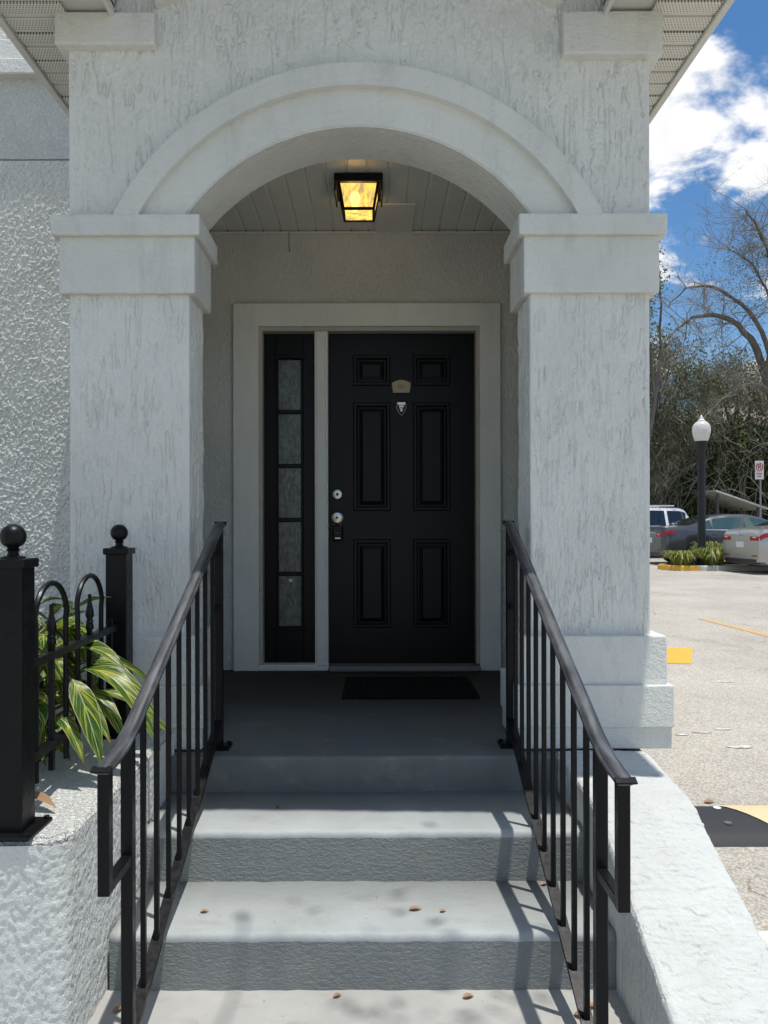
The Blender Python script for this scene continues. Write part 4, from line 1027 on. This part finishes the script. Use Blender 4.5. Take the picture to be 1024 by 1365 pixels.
def clump(label, x, y, r, h, n, seed):
    rn = random.Random(seed); b = bmesh.new(); z = lotz(19.75) + .08
    for i in range(n):
        a = rn.uniform(0, 6.283); r0 = rn.uniform(0, r * .6); ln = rn.uniform(.6, 1.0) * h; o = r * rn.uniform(.3, 1.1); w_2 = rn.uniform(.010, .02)
        bx0 = Vector((x + math.cos(a) * r0, y + math.sin(a) * r0, z)); d = Vector((math.cos(a + rn.uniform(-.5, .5)), math.sin(a + rn.uniform(-.5, .5)), 0)); s = Vector((-d.y, d.x, 0)) * w_2
        pts = [bx0, bx0 + d * o * .35 + Vector((0, 0, ln * .7)), bx0 + d * o * .75 + Vector((0, 0, ln * .95)), bx0 + d * o * 1.15 + Vector((0, 0, ln * rn.uniform(.5, .9)))]
        v = [[b.verts.new(p + s * k * (1, .9, .7, .1)[j]) for k in (-1, 1)] for j, p in enumerate(pts)]
        for A, B in zip(v, v[1:]): b.faces.new((A[0], A[1], B[1], B[0]))
    t = thing('grass_clump', label, 'plant', (x, y, z), group='grass clumps in the island'); 
    link('blades', b, M['blade'], t); tag(t.children[0], kind='stuff'); return t
clump('yellowish grass clump left of the lamp post', 8.05, 19.62, .36, .46, 420, 1)
clump('yellowish grass clump right of the lamp post', 8.86, 19.62, .40, .55, 480, 2)
clump('taller green grass clump behind the lamp post base', 9.0, 20.1, .36, .70, 260, 3)

# ------------------------------------------------------------------ sign
sg = thing('parking_sign', 'small white no parking sign on a grey post beyond the cars', 'sign', (12.35, 24.0, lotz(24)))
SX, SY = 12.35, 24.0
link('post', tube([(SX + .05, SY + .03, lotz(24)), (SX + .05, SY + .03, W_(1.95))], .028, 8), sand('galvanised_post', (.32, .33, .33), .001), sg)
pz0, pz1 = W_(1.44), W_(2.03)
pn = link('sign_plate', box(SX - .14, SX + .14, SY - .006, SY + .004, pz0, pz1, .003), mat('sign_white', (.74, .70, .68), .5)[0], sg)
red = mat('sign_red', (.45, .05, .05), .5)[0]; blk = mat('sign_black', (.02, .02, .02), .5)[0]
zc_ = pz0 + .40; b = tube([(SX + .105 * math.cos(a), SY - .011, zc_ + .125 * math.sin(a)) for a in [2 * math.pi * k / 24 for k in range(25)]], .013, 6)
link('red_ring', b, red, pn); link('red_slash', tube([(SX - .074, SY - .0125, zc_ + .088), (SX + .074, SY - .0125, zc_ - .088)], .011, 6), red, pn)
text('P', .20, (SX, SY - .0085, zc_), (R(90), 0, 0), blk, pn, 'letter')
for k in range(2): link('text_line', box(SX - .085 + .02 * k, SX + .085 - .02 * k, SY - .0085, SY - .0055, pz0 + .16 - .08 * k, pz0 + .19 - .08 * k), red, pn)

# ------------------------------------------------------------------ far buildings
M['cream_wall'] = sand('cream_house_wall', (.50, .44, .33), .003, 40)
M['metal_roof'] = sand('pale_metal_roof', (.74, .73, .68), .002, 40)
hs = thing('cream_house', 'cream house with wide eaves half hidden behind the bare tree', 'building', (21, 40, lotz(40)))
link('wall', box(16.2, 30, 36.5, 46, lotz(40) - .3, W_(4.6)), M['cream_wall'], hs)
b = bmesh.new(); q = [b.verts.new(p) for p in ((14.9, 35.2, W_(4.55)), (31, 35.2, W_(4.55)), (31, 47, W_(4.55)), (14.9, 47, W_(4.55)), (20, 41, W_(7.6)), (26, 41, W_(7.6)))]
for f in ((0, 1, 5, 4), (1, 2, 5), (2, 3, 4, 5), (3, 0, 4), (3, 2, 1, 0)): b.faces.new([q[i] for i in f])
bmesh.ops.recalc_face_normals(b, faces=b.faces[:])
link('roof', b, sand('tan_tile_roof', (.36, .31, .23), .01, 20), hs)
link('fascia', box(14.88, 31.02, 35.17, 35.22, W_(4.42), W_(4.62)), M['cream_wall'], hs)
for i in range(4):
    w0 = link('window', box(17.5 + i * 3, 18.9 + i * 3, 36.44, 36.5, W_(1.6), W_(3.2)), M['metal_roof'], hs); link('pane', box(17.6 + i * 3, 18.8 + i * 3, 36.42, 36.45, W_(1.7), W_(3.1)), M['glass_car'], w0)
sh = thing('carport', 'open shed with sloping pale roof under the trees', 'shed', (14.2, 28.5, lotz(28)))
link('roof_panel', prism([(12.65, W_(1.22)), (14.6, W_(.54)), (14.6, W_(.60)), (12.65, W_(1.28))], 'y', 27.7, 30.5), M['metal_roof'], sh)
for px_, zt2 in ((12.8, 1.14), (14.3, .62)):
    for py_ in (27.9, 30.2): link('post', box(px_ - .04, px_ + .04, py_ - .04, py_ + .04, lotz(28) - .02, W_(zt2 + .0)), M['bark'], sh)

# ------------------------------------------------------------------ vegetation
def leaf_cloud(name, blobs, n, size, m, parent, seed, droop=0.0, stretch=1.0):
    rg = np.random.default_rng(seed); bl = np.array(blobs, float); vol = bl[:, 3] * bl[:, 4] * bl[:, 5]; idx = rg.choice(len(bl), n, p=vol / vol.sum())
    d = rg.normal(size=(n, 3)); d /= np.linalg.norm(d, axis=1)[:, None]; rad = rg.uniform(0, 1, n) ** .55
    # clumping: pull towards random sub-centres
    c = bl[idx, :3] + d * rad[:, None] * bl[idx, 3:6]
    sub = c[rg.integers(0, n, n // 22 + 1)]; j = rg.integers(0, len(sub), n); near = sub[j]
    pick = rg.uniform(size=n) < .75; c = np.where(pick[:, None], near + rg.normal(size=(n, 3)) * .22, c)
    a = rg.normal(size=(n, 3)); a[:, 2] = a[:, 2] * (1 - droop) - droop * 2.0; a /= np.linalg.norm(a, axis=1)[:, None]
    u = np.cross(a, rg.normal(size=(n, 3))); u /= np.linalg.norm(u, axis=1)[:, None]
    s = size * rg.uniform(.6, 1.3, n)[:, None]; L = a * s * stretch; Wd = u * s * (.42 if stretch <= 1.2 else .035)
    V = np.stack([c - L * .5, c + Wd * .5, c + L * .5, c - Wd * .5], 1).reshape(-1, 3)
    if parent is not None: V = V - np.array(origin(parent))
    me = bpy.data.meshes.new(name); me.vertices.add(4 * n); me.vertices.foreach_set('co', V.ravel())
    me.loops.add(4 * n); me.loops.foreach_set('vertex_index', np.arange(4 * n)); me.polygons.add(n); me.polygons.foreach_set('loop_start', np.arange(0, 4 * n, 4)); me.polygons.foreach_set('loop_total', np.full(n, 4))
    me.update(); me.validate(); me.materials.append(m)
    o = bpy.data.objects.new(name, me); C.objects.link(o)
    if parent is not None: o.parent = parent
    return o
def limb(path, r0, r1, bm, n=10, seg=7, jit=.05, rn=random):
    pts = [Vector(p) for p in path]; out = []
    for i in range(n + 1):
        t = i / n * (len(pts) - 1); k = min(int(t), len(pts) - 2); f = t - k
        p0, p1, p2, p3 = pts[max(k - 1, 0)], pts[k], pts[k + 1], pts[min(k + 2, len(pts) - 1)]
        q = .5 * ((2 * p1) + (-p0 + p2) * f + (2 * p0 - 5 * p1 + 4 * p2 - p3) * f * f + (-p0 + 3 * p1 - 3 * p2 + p3) * f ** 3)
        if 0 < i: q = q + Vector((rn.uniform(-1, 1), rn.uniform(-1, 1), rn.uniform(-1, 1))) * jit
        out.append(q)
    tube(out, [r0 + (r1 - r0) * i / n for i in range(n + 1)], seg, bm, caps=False); return out
def twigs(pts, bm, rn, depth, ln, r, droop, count):
    for _ in range(count):
        i = rn.randrange(len(pts) // 4, len(pts)); p = pts[i]; d = (pts[min(i + 1, len(pts) - 1)] - pts[max(i - 1, 0)]).normalized()
        v = (d * rn.uniform(.2, 1) + Vector((rn.gauss(0, .7), rn.gauss(0, .7), rn.gauss(.15, .6)))).normalized(); L = ln * rn.uniform(.5, 1.2); out = [p]
        for k in range(4):
            v = (v + Vector((rn.gauss(0, .22), rn.gauss(0, .22), rn.gauss(0, .2) - droop))).normalized(); out.append(out[-1] + v * L / 4)
        tube(out, [r, r * .8, r * .6, r * .4, r * .2], 4 if depth > 0 else 3, bm, caps=False)
        if depth > 0: twigs(out, bm, rn, depth - 1, ln * .55, r * .45, droop, 5)
def recalc(bm): bmesh.ops.recalc_face_normals(bm, faces=bm.faces[:]); return bm

# bare arching tree
bt = thing('bare_tree', 'large bare tree with grey limbs arching over the cars', 'tree', (14.6, 26.8, lotz(26.8)))
rn = random.Random(21); tb = bmesh.new()
g0 = lotz(26.8)
Yt = 26.8
def P(px, py, y): return ((px - 498) / 1000 * y, y, W_((700 - py) / 1000 * y))
tr = limb([(14.9, Yt, g0 - .1), (14.75, Yt, W_(1.5)), (14.4, Yt, W_(4.2)), (14.0, Yt, W_(5.6))], .34, .22, tb, 10, 10, .03, rn)
lim = []
lim.append(limb([(14.0, Yt, W_(5.6)), (13.3, 26.6, W_(6.7)), (12.3, 26.3, W_(7.25)), (11.2, 26, W_(7.2)), (10.4, 25.8, W_(6.7))], .14, .03, tb, 14, 8, .04, rn))
lim.append(limb([(14.2, Yt, W_(5.2)), (13.8, 26.4, W_(6.5)), (13.0, 26.2, W_(7.5)), (11.9, 26.0, W_(8.2)), (10.8, 25.7, W_(8.1)), (10.0, 25.5, W_(7.4))], .10, .02, tb, 16, 8, .04, rn))
lim.append(limb([(14.4, Yt, W_(4.4)), (13.4, 26.2, W_(4.9)), (12.4, 25.8, W_(4.6)), (11.5, 25.5, W_(3.9))], .09, .02, tb, 12, 7, .04, rn))
lim.append(limb([(14.1, Yt, W_(5.5)), (14.4, 26.9, W_(7.4)), (14.2, 26.6, W_(9.0)), (13.6, 26.3, W_(10.2)), (13.0, 26.1, W_(10.9))], .11, .02, tb, 14, 7, .05, rn))
lim.append(limb([(14.4, 26.9, W_(7.4)), (13.8, 26.6, W_(8.6)), (13.2, 26.4, W_(9.3)), (12.4, 26.2, W_(9.6))], .05, .015, tb, 12, 6, .05, rn))
lim.append(limb([(14.4, Yt, W_(6)), (15.4, 27, W_(8.5)), (16.3, 27.2, W_(11)), (16.9, 27.4, W_(13.2))], .16, .03, tb, 12, 7, .05, rn))
lim.append(limb([(14.3, Yt, W_(8.0)), (15.0, 27.6, W_(9.4)), (14.8, 28, W_(10.8))], .08, .02, tb, 10, 6, .05, rn))
lim.append(limb([(14.6, Yt, W_(4.0)), (15.6, 26.6, W_(5.5)), (17, 26.4, W_(6.4)), (18.5, 26.3, W_(6.2))], .12, .02, tb, 12, 7, .05, rn))
link('trunk', recalc(tb), M['bark'], bt)
tw = bmesh.new()
for i, pth in enumerate(lim): twigs(pth, tw, rn, 2, (1.7, 1.4, 1.1, 1.6, 1.5, 2.0, 1.6, 1.5)[i], (.022, .018, .014, .02, .016, .02, .018, .016)[i], (.10, .06, .12, .0, .0, .0, .0, .05)[i], (26, 24, 14, 34, 30, 16, 16, 10)[i])
tag(link('twigs', recalc(tw), M['twig'], bt), kind='stuff')
tag(leaf_cloud('crown', [(12.6, 26, W_(8.9), 1.2, 1, .9), (14.0, 26.3, W_(9.3), 1.5, 1.2, 1.4), (13.4, 26.3, W_(7.6), 1.6, 1, 1.0), (16.3, 27, W_(10), 1.5, 1.2, 2.0)], 4200, .07, M['leaf_olive'], bt, 5), kind='stuff')

# moss-hung and evergreen trees behind the cars
def bush_tree(label, x, y, h, blobs, n, m, seed, mossn=0, size=.13, trunk=.18):
    t = thing('evergreen_tree' if m is not M['leaf_olive'] else 'mossy_tree', label, 'tree', (x, y, lotz(y)), group='trees behind the parked cars')
    r_ = random.Random(seed); b = bmesh.new(); g = lotz(y)
    main = limb([(x, y, g - .1), (x + r_.uniform(-.2, .2), y, g + h * .3), (x + r_.uniform(-.5, .5), y, g + h * .6), (x + r_.uniform(-.6, .6), y, g + h * .9)], trunk, .03, b, 12, 8, .05, r_)
    for q in blobs: limb([main[r_.randrange(2, 8)], ((x + q[0]) / 2, (y + q[1]) / 2, q[2] - q[5] * .4), (q[0], q[1], q[2])], trunk * .4, .02, b, 7, 6, .06, r_)
    link('trunk', recalc(b), M['bark'], t)
    tag(leaf_cloud('crown', blobs, n, size, m, t, seed), kind='stuff')
    if mossn: tag(leaf_cloud('sunlit_leaves', [(q[0], q[1] - .5, q[2] + .25, q[3] * .95, q[4] * .8, q[5] * .9) for q in blobs], n // 6, size * 1.05, M['leaf_mid'], t, seed + 90), kind='stuff')  # lighter leaves high and forward, sunlight painted as a second green
    if mossn:
        tag(leaf_cloud('hanging_moss', [(q[0], q[1] - .2, q[2] - .2, q[3] * 1.05, q[4] * 1.05, q[5] * 1.1) for q in blobs], mossn * 2, .42, M['moss'], t, seed + 50, .75, 1.6), kind='stuff')
    return t
bush_tree('mossy grey-green tree rising directly behind the white car', 11.4, 29.5, 8.5,
          [(10.6, 29.2, W_(6.3), 1.7, 1.5, 1.7), (11.6, 29.6, W_(4.2), 2.0, 1.6, 1.9), (12.6, 29.4, W_(5.8), 1.3, 1.2, 1.3), (10.4, 29.3, W_(2.6), 1.6, 1.4, 1.6), (9.4, 29.6, W_(4.8), 1.5, 1.4, 2.0)], 17000, M['leaf_olive'], 31, 5200, .13)
bush_tree('dense dark evergreen behind the lamp post', 12.7, 31.0, 5.5,
          [(12.4, 30.8, W_(2.6), 1.9, 1.5, 1.6), (13.8, 30.6, W_(3.0), 1.9, 1.5, 1.6), (12.0, 30.8, W_(.8), 2.0, 1.5, 1.5), (13.9, 31.6, W_(1.0), 2.0, 1.3, 1.5)], 26000, M['leaf_dark'], 32, 1500, .19)
bush_tree('dark evergreen beneath the cream house roof', 16.2, 31.8, 5.2,
          [(15.8, 31.4, W_(2.9), 2.0, 1.6, 1.6), (17.2, 31.6, W_(2.2), 2.0, 1.6, 1.8), (15.6, 31.8, W_(.8), 2.0, 1.4, 1.6)], 20000, M['leaf_dark'], 33, 700, .19)
bush_tree('dark evergreen at the left, behind the porch column', 8.6, 31.2, 6.5,
          [(8.6, 31, W_(4.0), 2.2, 1.8, 2.0), (9.8, 31.0, W_(1.8), 2.2, 1.6, 2.0), (7.2, 31.4, W_(2.0), 2.2, 1.6, 2.0)], 18000, M['leaf_dark'], 34, 1500, .19)
bush_tree('mid green tree further right beyond the bare tree', 20.0, 31.0, 7.5,
          [(19.6, 31, W_(4.4), 2.2, 2, 2.0), (21, 31.2, W_(2.6), 2.4, 1.8, 2.2), (18.8, 31.0, W_(1.6), 1.8, 1.6, 2.0)], 9000, M['leaf_mid'], 35, 0, .17)
bush_tree('slim green tree peeking past the right capital', 9.6, 26.5, 10.5, [(10.05, 26.5, W_(8.7), .42, .5, .75), (9.3, 26.6, W_(9.2), .8, .8, 1.0), (9.2, 26.6, W_(7.4), .7, .7, 1.0)], 2600, M['leaf_mid'], 36, 0, .13, .12)
bush_tree('thin mossy tree reaching up beside the bare tree limbs', 14.9, 30.4, 7.6,
          [(13.6, 30.2, W_(5.3), 1.1, 1, 1.0), (14.6, 30.3, W_(6.0), 1.3, 1, 1.1), (15.6, 30.4, W_(5.0), 1.1, 1, 1.2)], 4200, M['leaf_olive'], 37, 2200, .13)
hd = thing('hedge', 'low dark hedge along the back of the lot', 'hedge', (13, 30, lotz(30)))
tag(leaf_cloud('foliage', [(5 + i * 1.5, 29.8 + .5 * math.sin(i * 2.1), lotz(30) + .75, 1.2, .7, .85) for i in range(14)], 16000, .15, M['leaf_dark'], hd, 60), kind='stuff')
vb = bmesh.new(); r9 = random.Random(77)
for i in range(130):
    x0 = r9.uniform(9.8, 15.5); z0 = W_(r9.uniform(.6, 4.5)); y0 = 28.9 + r9.uniform(-.3, .6); v = Vector((r9.gauss(0, .8), r9.gauss(0, .2), -abs(r9.gauss(.5, .5)))).normalized(); o_ = [Vector((x0, y0, z0))]
    for k in range(5): v = (v + Vector((r9.gauss(0, .25), 0, r9.gauss(-.12, .2)))).normalized(); o_.append(o_[-1] + v * r9.uniform(.15, .45))
    tube(o_, [.012, .011, .010, .008, .006, .004], 3, vb, caps=False)
vt = thing('dry_vines', 'tangle of pale dry vines hanging in front of the evergreens', 'vines', (12.6, 29, lotz(29)))
tag(link('vine_stems', recalc(vb), M['twig'], vt), kind='stuff')

# oak behind the viewer whose branch dapples the foot of the steps
ok = thing('overhanging_oak', 'leafy oak overhanging the walk and dappling the lowest step with shade', 'tree', (-3.4, -3.2, H - 1.4))
ob = bmesh.new(); rk = random.Random(9)
ml = limb([(-3.4, -3.2, H - 1.5), (-3.3, -3.1, H + 1.5), (-2.6, -2.4, H + 3.4), (-1.2, -.6, H + 4.4), (.3, .9, H + 4.7), (.98, 1.55, H + 4.75)], .22, .012, ob, 18, 9, .03, rk)
limb([(-3.3, -3.1, H + 1.5), (-4.2, -4.2, H + 3.8), (-5, -5.5, H + 5.2)], .16, .05, ob, 8, 8, .04, rk)
limb([(.3, .9, H + 4.7), (.36, 1.40, H + 4.75), (.39, 1.78, H + 4.72)], .012, .005, ob, 6, 5, .01, rk)
link('trunk', recalc(ob), M['bark'], ok)
tag(leaf_cloud('crown', [(-3.6, -3.8, H + 5, 2.4, 2.2, 1.6), (-1.4, -1.2, H + 4.8, 1.3, 1.2, .8)], 5000, .12, M['leaf_mid'], ok, 70), kind='stuff')
tag(leaf_cloud('branch_leaves', [(.82, 1.57, H + 4.72, .20, .07, .10), (1.10, 1.54, H + 4.75, .16, .07, .08), (.39, 1.80, H + 4.72, .045, .035, .05)], 75, .075, M['leaf_mid'], ok, 71), kind='stuff')
